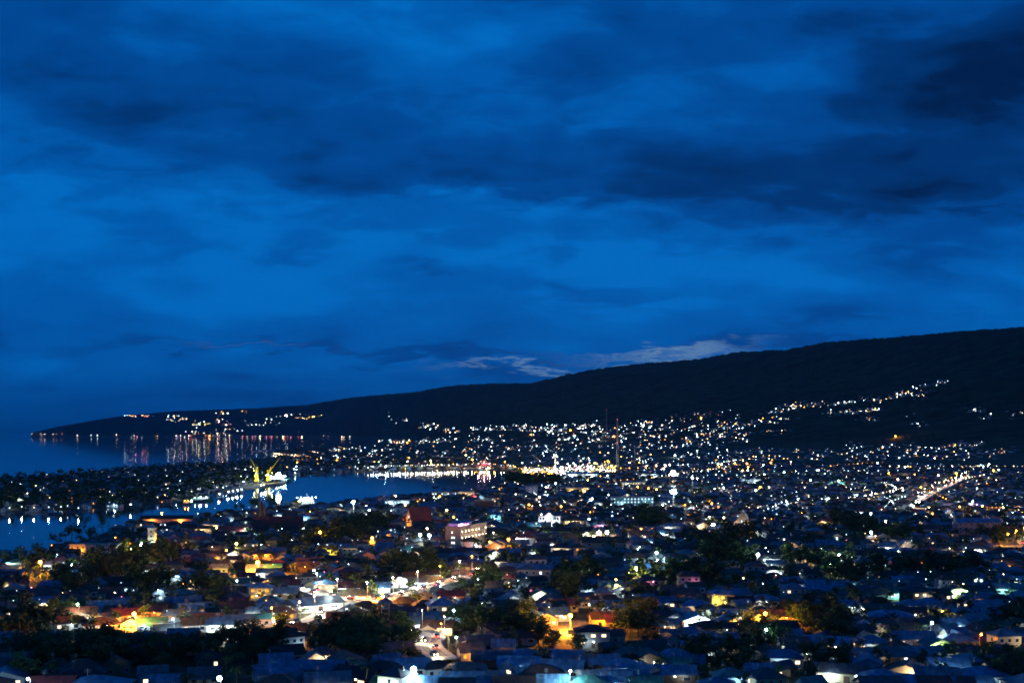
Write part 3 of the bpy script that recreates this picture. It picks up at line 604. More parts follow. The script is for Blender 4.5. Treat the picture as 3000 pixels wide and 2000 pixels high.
# ------------------------------------------------------------------ the houses one can pick out in the photograph
HH = [ # u, v, width m, kind, roof, wall, turn deg, lamp colour, lamp power, depth
 (94, 1377, 19, 'gabled', 'blue', 'cream', 18, 'warm', 260, 9), (250, 1385, 20, 'gabled', 'blue', 'white', 14, None, 0, 9), (244, 1412, 8, 'front gabled', 'slate', 'cream', -20, 'warm', 300, 8),
 (18, 1388, 7, 'hipped', 'rusty', 'pink', 10, 'orange', 100, 8), (150, 1392, 9, 'gabled', 'slate', 'grey', 14, 'cool', 320, 7), (238, 1452, 22, 'hipped', 'brown', 'white', 22, 'white', 260, 13), (334, 1460, 15, 'gabled', 'blue', 'white', 20, None, 0, 10),
 (331, 1487, 13, 'gabled', 'blue', 'grey', 16, None, 0, 9), (15, 1458, 10, 'gabled', 'blue', 'white', 8, None, 0, 9), (225, 1562, 20, 'hipped', 'blue', 'white', -8, None, 0, 11), (122, 1562, 15, 'gabled', 'maroon', 'wood', 5, None, 0, 9),
 (160, 1422, 10, 'gabled', 'rusty', 'grey', 12, None, 0, 7), (290, 1404, 11, 'gabled', 'maroon', 'pink', 15, 'orange', 500, 8), (345, 1395, 13, 'gabled', 'brown', 'pink', 15, 'orange', 120, 8), (350, 1422, 11, 'verandah', 'teal', 'white', 14, 'cool', 700, 7),
 (420, 1376, 17, 'gabled', 'blue', 'grey', 18, None, 0, 9), (400, 1405, 8, 'gabled', 'slate', 'white', -10, 'cool', 350, 7), (448, 1410, 10, 'hipped', 'blue', 'grey', 5, 'white', 200, 8), (440, 1392, 10, 'gabled', 'blue', 'white', 14, None, 0, 7),
 (517, 1424, 13, 'gabled', 'blue', 'white', 8, 'white', 600, 9), (565, 1428, 8, 'two storey', 'dark', 'yellow', 6, 'orange', 500, 7), (592, 1398, 9, 'gabled', 'blue', 'pink', 8, 'warm', 420, 7), (614, 1412, 9, 'verandah', 'teal', 'white', 8, 'cool', 420, 6),
 (604, 1424, 12, 'gabled', 'rusty', 'yellow', 14, 'orange', 900, 8), (648, 1400, 14, 'hipped', 'brown', 'beige', 10, 'orange', 120, 9), (680, 1418, 9, 'hipped', 'grey blue', 'white', 6, 'white', 250, 8), (545, 1388, 13, 'gabled', 'brown', 'grey', 10, None, 0, 8),
 (720, 1378, 26, 'gabled', 'blue', 'white', 38, 'white', 900, 16), (745, 1415, 17, 'hipped', 'maroon', 'yellow', 8, 'orange', 420, 11), (790, 1412, 13, 'gabled', 'maroon', 'white', 5, None, 0, 9), (812, 1398, 12, 'front gabled', 'slate', 'grey', 20, None, 0, 10),
 (810, 1359, 19, 'hipped', 'olive', 'cream', 4, 'white', 500, 15), (797, 1342, 12, 'gabled', 'maroon', 'white', 12, 'white', 350, 9), (823, 1430, 15, 'gabled', 'slate', 'white', 4, 'white', 900, 7), (876, 1431, 11, 'verandah', 'brown', 'cream', 4, 'white', 450, 6),
 (900, 1395, 15, 'hipped', 'brown', 'wood', 0, None, 0, 11), (842, 1388, 16, 'hipped', 'dark', 'grey', -8, None, 0, 12), (925, 1378, 14, 'hipped', 'brown', 'wood', 10, None, 0, 10), (940, 1400, 13, 'gabled', 'slate', 'grey', 5, None, 0, 9),
 (646, 1531, 20, 'gabled', 'blue', 'white', 26, None, 0, 9), (738, 1524, 17, 'gabled', 'blue', 'grey', -4, None, 0, 10), (752, 1552, 13, 'gabled', 'grey blue', 'pink', 12, 'warm', 120, 9), (712, 1549, 12, 'hipped', 'slate', 'grey', 20, None, 0, 9), (640, 1560, 12, 'hipped', 'brown', 'cream', -5, 'warm', 120, 8),
 (824, 1540, 17, 'gabled', 'dark', 'wood', -30, None, 0, 10), (880, 1528, 15, 'hipped', 'dark', 'grey', -12, None, 0, 10), (908, 1545, 8, 'two storey', 'slate', 'white', -25, 'white', 380, 7), (936, 1520, 13, 'gabled', 'blue', 'white', 4, None, 0, 10), (892, 1563, 9, 'gabled', 'teal', 'white', -20, 'green', 260, 7),
 (1005, 1432, 14, 'winged', 'brown', 'cream', -4, 'warm', 650, 11), (1023, 1378, 13, 'hipped', 'blue', 'grey', 4, None, 0, 10), (1100, 1374, 12, 'hipped', 'blue', 'white', 8, None, 0, 10), (1148, 1400, 12, 'gabled', 'blue', 'grey', 2, None, 0, 9), (1174, 1372, 12, 'front gabled', 'grey blue', 'white', 12, 'white', 120, 10),
 (1228, 1392, 12, 'gabled', 'blue', 'white', 3, None, 0, 9), (1222, 1408, 7, 'two storey', 'blue', 'blue', -12, None, 0, 6), (1252, 1412, 9, 'front gabled', 'grey blue', 'pink', 10, 'warm', 80, 8), (1275, 1402, 10, 'gabled', 'blue', 'white', 12, None, 0, 8), (1262, 1358, 9, 'gabled', 'grey blue', 'white', 12, 'white', 450, 7),
 (1240, 1360, 9, 'front gabled', 'brown', 'cream', 8, 'white', 320, 8), (1065, 1408, 12, 'hipped', 'brown', 'wood', 2, None, 0, 9), (1060, 1388, 14, 'gabled', 'grey blue', 'grey', 4, None, 0, 9), (1036, 1362, 12, 'gabled', 'maroon', 'pink', 4, 'warm', 80, 8), (1100, 1402, 12, 'gabled', 'blue', 'grey', 2, None, 0, 8),
 (1360, 1444, 12, 'two storey', 'dark', 'grey', 2, 'white', 60, 8), (1390, 1412, 12, 'gabled', 'rusty', 'yellow', 8, 'orange', 200, 8), (1395, 1385, 15, 'gabled', 'blue', 'grey', 2, None, 0, 9), (1385, 1357, 7, 'two storey', 'blue', 'pink', 6, 'warm', 300, 6), (1421, 1350, 9, 'front gabled', 'blue', 'white', 4, 'white', 200, 8),
 (1157, 1476, 8, 'gabled', 'blue', 'grey', -2, None, 0, 5), (1205, 1500, 17, 'hipped', 'blue', 'grey', -2, None, 0, 10), (1130, 1502, 15, 'gabled', 'pink', 'wood', 0, None, 0, 9), (1192, 1516, 13, 'winged', 'blue', 'white', -4, None, 0, 10), (1294, 1500, 15, 'gabled', 'blue', 'cream', -14, 'warm', 130, 10),
 (1068, 1530, 15, 'hipped', 'slate', 'grey', 4, None, 0, 12), (1290, 1524, 16, 'gabled', 'blue', 'grey', -10, None, 0, 10), (1060, 1552, 14, 'gabled', 'blue', 'white', 0, None, 0, 10), (1354, 1507, 8, 'front gabled', 'pink', 'grey', 15, None, 0, 9), (1378, 1512, 12, 'gabled', 'blue', 'wood', 3, None, 0, 9),
 (1126, 1546, 9, 'verandah', 'grey blue', 'cream', 6, 'white', 380, 7), (1240, 1536, 13, 'hipped', 'brown', 'wood', 8, None, 0, 10), (1202, 1536, 6, 'gabled', 'blue', 'blue', 22, None, 0, 6), (1270, 1558, 9, 'gabled', 'blue', 'white', 0, 'white', 60, 6), (1415, 1552, 9, 'gabled', 'blue', 'blue', 2, None, 0, 8),
 (1350, 1562, 13, 'hipped', 'teal', 'grey', 0, None, 0, 8), (1110, 1563, 15, 'hipped', 'blue', 'grey', 2, None, 0, 9), (1050, 1566, 10, 'gabled', 'slate', 'wood', 2, None, 0, 8), (975, 1562, 13, 'gabled', 'blue', 'white', 4, None, 0, 9), (1180, 1562, 12, 'gabled', 'brown', 'wood', 0, 'warm', 40, 9),
 (1551, 1409, 8, 'front gabled', 'brown', 'white', 0, 'white', 350, 8), (1597, 1415, 11, 'front gabled', 'blue', 'white', 3, 'white', 900, 10), (1524, 1427, 15, 'gabled', 'blue', 'wood', -3, None, 0, 7), (1500, 1408, 16, 'gabled', 'maroon', 'wood', 0, None, 0, 9), (1436, 1396, 14, 'gabled', 'blue', 'grey', 0, 'white', 60, 8),
 (1518, 1376, 16, 'winged', 'blue', 'white', 4, 'white', 60, 10), (1600, 1385, 15, 'hipped', 'blue', 'beige', 2, 'warm', 80, 9), (1658, 1360, 10, 'two storey', 'blue', 'maroon' if False else 'beige', -4, 'yellow', 260, 8), (1700, 1375, 11, 'gabled', 'dark', 'cream', 2, 'white', 60, 7), (1420, 1418, 10, 'gabled', 'maroon', 'wood', 0, None, 0, 8),
 (1672, 1402, 16, 'verandah', 'blue', 'white', -3, 'white', 1100, 8), (1628, 1434, 13, 'hipped', 'dark', 'wood', 4, None, 0, 9), (1660, 1434, 13, 'hipped', 'dark', 'wood', 0, None, 0, 9), (1722, 1432, 14, 'hipped', 'dark', 'wood', 0, None, 0, 10), (1796, 1407, 20, 'gabled', 'rusty', 'beige', -3, 'orange', 200, 8),
 (1790, 1432, 15, 'gabled', 'dark', 'wood', -2, None, 0, 9), (1737, 1412, 8, 'front gabled', 'brown', 'cream', 10, 'orange', 900, 7), (1755, 1372, 15, 'hipped', 'blue', 'beige', 0, 'white', 80, 9), (1848, 1382, 16, 'winged', 'blue', 'white', 0, 'white', 200, 9), (1842, 1402, 10, 'gabled', 'maroon', 'pink', 0, None, 0, 7),
 (1812, 1452, 9, 'gabled', 'blue', 'grey', -2, None, 0, 8), (1702, 1461, 12, 'gabled', 'blue', 'white', -4, 'white', 60, 8), (1624, 1460, 15, 'hipped', 'blue', 'grey', -6, None, 0, 10), (1585, 1448, 11, 'hipped', 'blue', 'grey', 6, None, 0, 8), (1545, 1452, 9, 'gabled', 'grey blue', 'teal', 2, 'cool', 100, 7), (1605, 1480, 12, 'gabled', 'blue', 'grey', 0, 'white', 60, 8),
 (1660, 1474, 11, 'gabled', 'brown', 'wood', -12, 'white', 60, 8), (1444, 1500, 14, 'front gabled', 'brown', 'wood', 0, 'white', 120, 11), (1488, 1503, 14, 'front gabled', 'brown', 'wood', 0, 'white', 120, 11), (1504, 1494, 8, 'verandah', 'rusty', 'yellow', 5, 'warm', 450, 7), (1552, 1499, 14, 'hipped', 'blue', 'beige', 2, 'warm', 80, 9),
 (1580, 1512, 10, 'gabled', 'blue', 'grey', -4, None, 0, 8), (1437, 1546, 15, 'gabled', 'blue', 'white', 0, None, 0, 11), (1488, 1534, 9, 'front gabled', 'blue', 'grey', 20, None, 0, 9), (1545, 1536, 16, 'gabled', 'blue', 'wood', -2, 'white', 50, 8), (1430, 1522, 11, 'hipped', 'blue', 'wood', 4, None, 0, 8), (1482, 1562, 9, 'gabled', 'teal', 'teal', 4, 'teal', 520, 8),
 (1560, 1518, 8, 'gabled', 'teal', 'white', 0, 'white', 60, 6), (1650, 1566, 10, 'hipped', 'blue', 'grey', 0, None, 0, 8), (1676, 1544, 9, 'hipped', 'teal', 'blue', 10, 'cool', 160, 7), (1742, 1532, 8, 'gabled', 'blue', 'blue', 4, 'cool', 100, 6), (1822, 1470, 10, 'gabled', 'slate', 'white', 0, 'white', 150, 7), (1850, 1486, 12, 'gabled', 'slate', 'grey', -8, 'white', 120, 8), (1800, 1500, 11, 'hipped', 'blue', 'grey', 0, None, 0, 9),
 (1945, 1385, 15, 'hipped', 'blue', 'white', 0, 'white', 160, 9), (2045, 1408, 19, 'hipped', 'blue', 'grey', -10, None, 0, 11), (2090, 1384, 10, 'hipped', 'blue', 'grey', 0, 'white', 60, 8), (2135, 1380, 14, 'hipped', 'blue', 'wood', 0, None, 0, 9), (2052, 1425, 13, 'verandah', 'maroon', 'yellow', 0, 'yellow', 300, 7), (2090, 1400, 14, 'gabled', 'maroon', 'wood', -6, None, 0, 8),
 (1950, 1418, 9, 'gabled', 'slate', 'grey', 0, 'white', 60, 7), (2094, 1457, 17, 'gabled', 'blue', 'white', -4, None, 0, 9), (2078, 1438, 14, 'hipped', 'brown', 'wood', 0, None, 0, 9), (2000, 1468, 11, 'hipped', 'blue', 'grey', -6, None, 0, 9), (1908, 1469, 12, 'gabled', 'blue', 'grey', -14, 'warm', 60, 9), (2045, 1494, 25, 'hipped', 'pink', 'wood', -6, None, 0, 14), (1993, 1514, 9, 'front gabled', 'blue', 'blue', -16, None, 0, 9),
 (2178, 1520, 14, 'gabled', 'blue', 'white', -12, 'cool', 800, 9), (2252, 1541, 13, 'hipped', 'blue', 'white', 10, 'cool', 120, 10), (2195, 1465, 15, 'hipped', 'blue', 'wood', -8, None, 0, 9), (2216, 1490, 12, 'gabled', 'maroon', 'white', -20, 'white', 120, 9), (2270, 1462, 19, 'hipped', 'maroon', 'wood', -8, None, 0, 11), (2150, 1472, 10, 'front gabled', 'teal', 'cream', 6, 'green', 420, 8),
 (2170, 1562, 18, 'gabled', 'maroon', 'wood', -8, None, 0, 9), (1945, 1534, 22, 'gabled', 'slate', 'cream', -18, 'white', 700, 8), (2070, 1354, 13, 'gabled', 'teal', 'teal', -12, 'teal', 300, 9), (2130, 1352, 13, 'front gabled', 'teal', 'teal', 8, 'teal', 420, 10), (2195, 1352, 12, 'front gabled', 'brown', 'cream', -8, 'green', 620, 10), (2330, 1494, 16, 'verandah', 'teal', 'yellow', -14, 'yellow', 520, 9),
 (2300, 1490, 12, 'hipped', 'blue', 'grey', -8, None, 0, 9), (2250, 1508, 17, 'hipped', 'blue', 'grey', 0, None, 0, 10), (2340, 1432, 13, 'front gabled', 'olive', 'beige', -8, None, 0, 11), (2345, 1462, 13, 'gabled', 'grey blue', 'white', -6, 'white', 60, 9), (2120, 1492, 12, 'gabled', 'grey blue', 'white', 0, None, 0, 9), (2085, 1530, 12, 'front gabled', 'brown', 'cream', -26, 'warm', 380, 10),
 (2110, 1558, 12, 'gabled', 'blue', 'white', -6, None, 0, 8), (2150, 1540, 15, 'gabled', 'grey blue', 'grey', -10, None, 0, 9), (2230, 1562, 14, 'gabled', 'blue', 'white', 6, 'cool', 900, 8), (2310, 1530, 12, 'gabled', 'brown', 'wood', 0, None, 0, 8), (2160, 1392, 10, 'verandah', 'grey blue', 'yellow', -4, 'yellow', 300, 6), (2230, 1400, 17, 'hipped', 'blue', 'grey', -6, None, 0, 11), (2310, 1400, 12, 'gabled', 'blue', 'grey', -6, None, 0, 8),
 (2310, 1345, 12, 'gabled', 'grey blue', 'teal', -12, 'teal', 320, 8), (2250, 1350, 12, 'gabled', 'brown', 'wood', -10, None, 0, 8), (1985, 1350, 12, 'gabled', 'slate', 'wood', 0, None, 0, 8), (1880, 1350, 14, 'gabled', 'blue', 'grey', 0, None, 0, 9), (2025, 1548, 12, 'hipped', 'blue', 'grey', -6, None, 0, 9), (1910, 1504, 12, 'gabled', 'blue', 'grey', -10, None, 0, 9), (2020, 1562, 12, 'gabled', 'slate', 'wood', 0, None, 0, 8),
 # the row further back
 (36, 1288, 11, 'hipped', 'teal', 'white', 0, 'teal', 800, 9), (195, 1288, 18, 'gabled', 'blue', 'white', 4, 'cool', 700, 9), (162, 1298, 16, 'gabled', 'slate', 'white', 0, 'white', 650, 8), (122, 1292, 12, 'gabled', 'grey blue', 'white', 0, 'cool', 300, 8), (372, 1302, 26, 'gabled', 'dark', 'white', 4, 'white', 900, 9),
 (300, 1255, 22, 'gabled', 'brown', 'yellow', 6, 'yellow', 2200, 10), (330, 1250, 16, 'gabled', 'grey blue', 'white', 6, 'white', 2200, 10), (372, 1242, 18, 'gabled', 'maroon', 'pink', 8, 'orange', 1500, 10), (420, 1255, 18, 'hipped', 'pink', 'pink', 0, 'pink', 700, 9), (450, 1240, 18, 'gabled', 'slate', 'white', 4, 'warm', 400, 9),
 (540, 1214, 34, 'gabled', 'red', 'white', 0, 'white', 1800, 14), (470, 1212, 18, 'two storey', 'olive', 'cream', 4, 'warm', 900, 10), (735, 1215, 18, 'hipped', 'rusty', 'yellow', 10, 'orange', 2000, 10), (750, 1258, 18, 'winged', 'olive', 'yellow', 10, 'yellow', 1200, 12), (600, 1268, 20, 'hipped', 'maroon', 'pink', 12, 'orange', 600, 12), (440, 1284, 19, 'hipped', 'maroon', 'wood', 0, None, 0, 12),
 (500, 1258, 15, 'gabled', 'brown', 'grey', 6, 'warm', 300, 10), (640, 1292, 17, 'hipped', 'maroon', 'wood', 0, None, 0, 11), (555, 1290, 13, 'hipped', 'dark', 'wood', 0, None, 0, 10), (620, 1310, 18, 'gabled', 'slate', 'white', 2, 'white', 700, 8), (830, 1268, 15, 'gabled', 'slate', 'white', 10, 'white', 500, 9), (915, 1266, 16, 'hipped', 'slate', 'white', 6, 'white', 1200, 10),
 (1138, 1180, 17, 'two storey', 'blue', 'teal', -12, 'cool', 900, 12), (1185, 1240, 22, 'hipped', 'dark', 'grey', -8, 'warm', 500, 14), (1210, 1232, 18, 'two storey', 'maroon', 'white', -12, 'cool', 260, 11), (1235, 1262, 15, 'winged', 'slate', 'grey', 0, 'white', 300, 10), (1065, 1292, 24, 'hipped', 'pink', 'pink', 10, 'orange', 300, 15), (1095, 1310, 18, 'gabled', 'maroon', 'white', 14, 'white', 300, 12),
 (1165, 1322, 12, 'gabled', 'maroon', 'white', 10, 'warm', 260, 9), (1130, 1328, 16, 'hipped', 'dark', 'grey', 0, None, 0, 12), (1228, 1300, 22, 'two storey', 'blue', 'grey', -8, 'warm', 300, 14), (1281, 1294, 20, 'hipped', 'blue', 'grey', -18, None, 0, 14), (1180, 1298, 18, 'gabled', 'blue', 'grey', -6, None, 0, 10), (975, 1330, 22, 'gabled', 'slate', 'white', 16, 'cool', 900, 9),
 (1300, 1165, 28, 'hipped', 'maroon', 'white', -6, None, 0, 16), (1315, 1192, 26, 'hipped', 'dark', 'cream', 0, 'warm', 700, 18), (1225, 1204, 38, 'gabled', 'blue', 'teal', 2, 'teal', 500, 12), (1270, 1215, 60, 'gabled', 'dark', 'yellow', 0, 'green', 900, 10), (1543, 1222, 36, 'hipped', 'blue', 'white', 0, 'white', 2600, 16), (1590, 1242, 24, 'hipped', 'blue', 'grey', 4, None, 0, 14),
 (1560, 1206, 18, 'hipped', 'blue', 'beige', 14, None, 0, 12), (1480, 1240, 18, 'gabled', 'blue', 'white', 10, 'white', 500, 10), (1620, 1250, 18, 'hipped', 'blue', 'wood', 0, None, 0, 12), (1730, 1270, 22, 'hipped', 'maroon', 'grey', -10, None, 0, 16), (1770, 1278, 13, 'gabled', 'slate', 'white', 0, 'white', 1100, 9), (1840, 1262, 18, 'gabled', 'blue', 'grey', 0, None, 0, 10), (1850, 1278, 16, 'gabled', 'blue', 'beige', -4, 'warm', 400, 9),
 (1820, 1250, 16, 'front gabled', 'olive', 'beige', -20, 'warm', 600, 12), (1905, 1270, 16, 'gabled', 'slate', 'white', -8, 'white', 1200, 10), (1890, 1245, 22, 'gabled', 'blue', 'grey', 0, None, 0, 12), (1900, 1194, 26, 'hipped', 'maroon', 'cream', -3, 'warm', 500, 12), (2072, 1262, 28, 'hipped', 'blue', 'cream', 3, 'warm', 1600, 12), (2185, 1262, 13, 'hipped', 'slate', 'cream', 0, 'warm', 500, 10),
 (2225, 1256, 26, 'gabled', 'slate', 'white', -8, 'white', 900, 10), (2100, 1286, 26, 'gabled', 'brown', 'beige', 0, 'orange', 700, 10), (2240, 1272, 22, 'hipped', 'blue', 'grey', -4, None, 0, 12), (2150, 1286, 22, 'hipped', 'dark', 'white', 0, 'white', 160, 12), (1985, 1288, 15, 'two storey', 'blue', 'blue', 0, 'cool', 120, 10), (1925, 1250, 18, 'hipped', 'blue', 'grey', 0, None, 0, 10),
 (2240, 1160, 30, 'gabled', 'blue', 'pink', 0, 'pink', 2400, 14), (2300, 1172, 32, 'gabled', 'maroon', 'wood', 0, None, 0, 12), (2215, 1140, 28, 'gabled', 'teal', 'teal', 0, None, 0, 14), (2140, 1148, 24, 'hipped', 'maroon', 'white', -6, None, 0, 14), (2110, 1190, 22, 'hipped', 'maroon', 'wood', 6, None, 0, 14), (2020, 1186, 24, 'gabled', 'blue', 'grey', 0, None, 0, 12),
 (1940, 1180, 20, 'gabled', 'grey blue', 'white', 0, 'white', 300, 10), (1980, 1140, 26, 'gabled', 'blue', 'white', 4, 'white', 1200, 11), (2330, 1160, 26, 'gabled', 'rusty', 'pink', 0, 'warm', 400, 11), (1780, 1290, 14, 'gabled', 'blue', 'beige', 0, 'white', 200, 9), (1735, 1296, 14, 'two storey', 'maroon', 'grey', -4, None, 0, 11),
 (270, 1330, 18, 'gabled', 'dark', 'wood', 10, None, 0, 9), (30, 1312, 16, 'gabled', 'blue', 'wood', 0, None, 0, 9), (30, 1330, 14, 'hipped', 'maroon', 'wood', 6, None, 0, 10), (120, 1338, 14, 'gabled', 'blue', 'grey', 4, None, 0, 9), (470, 1325, 14, 'hipped', 'blue', 'grey', 0, None, 0, 10), (410, 1315, 12, 'gabled', 'grey blue', 'white', -20, 'cool', 400, 8), (595, 1350, 15, 'hipped', 'blue', 'grey', 0, None, 0, 10), (655, 1355, 14, 'gabled', 'blue', 'wood', 0, None, 0, 9), (545, 1352, 13, 'gabled', 'brown', 'wood', 0, None, 0, 9)]
for t in HH:
    u, v, w, kind, roof, wall, deg, lit, pw, d = t
    place_house(u, v, w, kind, roof, wall, deg, lit, pw, d)

# ------------------------------------------------------------------ groves: nothing but trees stands there
GROVES = [(75, 1448, 55, 34), (215, 1517, 215, 24), (560, 1504, 110, 22), (860, 1478, 110, 36), (790, 1490, 80, 20), (1130, 1438, 95, 26), (1225, 1462, 60, 16), (1455, 1440, 50, 24), (1308, 1362, 36, 24), (1745, 1490, 60, 26),
 (1655, 1525, 85, 24), (1890, 1440, 70, 34), (1900, 1535, 40, 30), (2310, 1550, 60, 24), (270, 1310, 90, 34), (370, 1280, 60, 14), (172, 1236, 46, 8), (60, 1296, 60, 6), (1655, 1275, 55, 34), (940, 1310, 70, 14), (1560, 1330, 110, 14),
 (1120, 1345, 30, 14), (655, 1256, 60, 7), (845, 1216, 50, 13), (780, 1238, 60, 14), (2290, 1240, 30, 22), (2350, 1440, 30, 20), (1960, 1330, 60, 18), (2040, 1320, 60, 12), (1225, 1108, 60, 9), (1180, 1102, 16, 8),
 (1490, 1195, 24, 20), (1960, 1210, 40, 16), (480, 1362, 60, 10), (350, 1345, 60, 10), (2040, 1232, 60, 12), (1700, 1240, 40, 12), (2180, 1320, 90, 10), (1870, 1300, 60, 16), (1320, 1330, 60, 12), (180, 1360, 40, 8)]
def in_grove(u, v):
    dd = H * F / (v - VH); x = (u - UC) / F * dd; k = .35 + .85 * float(vnoise(np.array([x / 26 + 9]), np.array([dd / 30]))[0])
    return any(((u - a) / c) ** 2 + ((v - b) / d_) ** 2 < k for a, b, c, d_ in GROVES)
LANDMARK_FOOT = []   # (x, y, radius) kept clear, filled by the landmarks below
# ------------------------------------------------------------------ landmarks
LP = 5.0
def foot(x, y, r): LANDMARK_FOOT.append((x, y, r))
def gz(x, y):
    u = UC + F * x / y
    if y < float(np.interp(u, _cu, _cd[:, 0])) - 5: return max(0.3, min(2.0, land(u, VH + H * F / y) * .9 * max(1, y / 2500)))
    return max(0.3, tz(x, y))
def block(name, u, v, w, d, floors, cols, deg, wall, label, cat='building', roof='flat', fh=3.2, lit=None, frac=0.0, glass_h=1.4, glass_w=1.3, roofm='slate', light=0, lcol='white', group=None, side_cols=2, keep=1.0, bands=True):
    """a storeyed building: (u, v) is the foot of its front wall's middle; deg turns it counter-clockwise"""
    rot = R(deg); x, y, z = at(u, v, 2.0); cx = x - math.sin(rot) * d / 2; cy = y + math.cos(rot) * d / 2
    root = empty(name, (cx, cy, gz(cx, cy)), rot); foot(cx, cy, max(w, d) * 0.5 * keep)
    h = floors * fh; mb = MB(); mb.box(-w / 2, w / 2, -d / 2, d / 2, -1, h)
    if bands:
        for k in range(1, floors): mb.box(-w / 2 - .08, w / 2 + .08, -d / 2 - .08, d / 2 + .08, k * fh - .12, k * fh + .06)
    mb.build('wall', WM[wall], root)
    rb = MB()
    if roof == 'flat':
        rb.box(-w / 2 - .25, w / 2 + .25, -d / 2 - .25, d / 2 + .25, h + .002, h + .22)
        for a in ((-w / 2 - .25, w / 2 + .25, -d / 2 - .25, -d / 2 - .02), (-w / 2 - .25, w / 2 + .25, d / 2 + .02, d / 2 + .25), (-w / 2 - .25, -w / 2 - .02, -d / 2 - .02, d / 2 + .02), (w / 2 + .02, w / 2 + .25, -d / 2 - .02, d / 2 + .02)): rb.box(*a, h + .22, h + .9)
        rb.build('roof', CONC, root)
    elif roof == 'hip': add_hip(rb, w, d, h + .1, min(3.2, d * .25), .8); rb.build('roof', RM[roofm], root)
    else: add_gable(rb, w, d, h, min(3.0, d * .25), .7); rb.build('roof', RM[roofm], root); mb = MB(); mb.prism_x([(-d / 2, h - .01), (d / 2, h - .01), (0, h + min(3.0, d * .25) - .05)], -w / 2, w / 2); mb.build('gable_wall', WM[wall], root)
    rnd = random.Random(int(u * 7 + v)); cnt = 0
    for f in range(floors):
        for c in range(cols):
            if cnt > 84: break
            cnt += 1; m = MB(); win(m, -w / 2 + (c + .5) * w / cols, f * fh + .95, glass_w, glass_h, -d / 2)
            m.build('window', [TRIM, PANE[lit] if lit and rnd.random() < frac else DARKGLASS], root)
        for c in range(side_cols):
            for s in (-1, 1):
                if (s == -1) != (deg > 0) and abs(deg) > 5: continue
                if cnt > 96: break
                cnt += 1; m = MB(); win(m, -d / 2 + (c + .5) * d / side_cols, f * fh + .95, glass_w, glass_h, s * w / 2, s, 'x')
                m.build('window', [TRIM, PANE[lit] if lit and rnd.random() < frac * .6 else DARKGLASS], root)
    m = MB(); m.box(-.9, .9, -d / 2 - .07, -d / 2, 0, 2.3); m.build('door', WOODM, root)
    if light:
        for k in (-1, 1):
            m = MB(); m.ball(k * w * .28, -d / 2 - .4, 3.0, .22); m.build('wall_lamp', BULB[lcol], root)
            point('lamp_light', (k * w * .28, -d / 2 - 1.6, 3.0), COLS[lcol], light * LP / 2, .3, root)
    tag(root, label, cat, group); return root

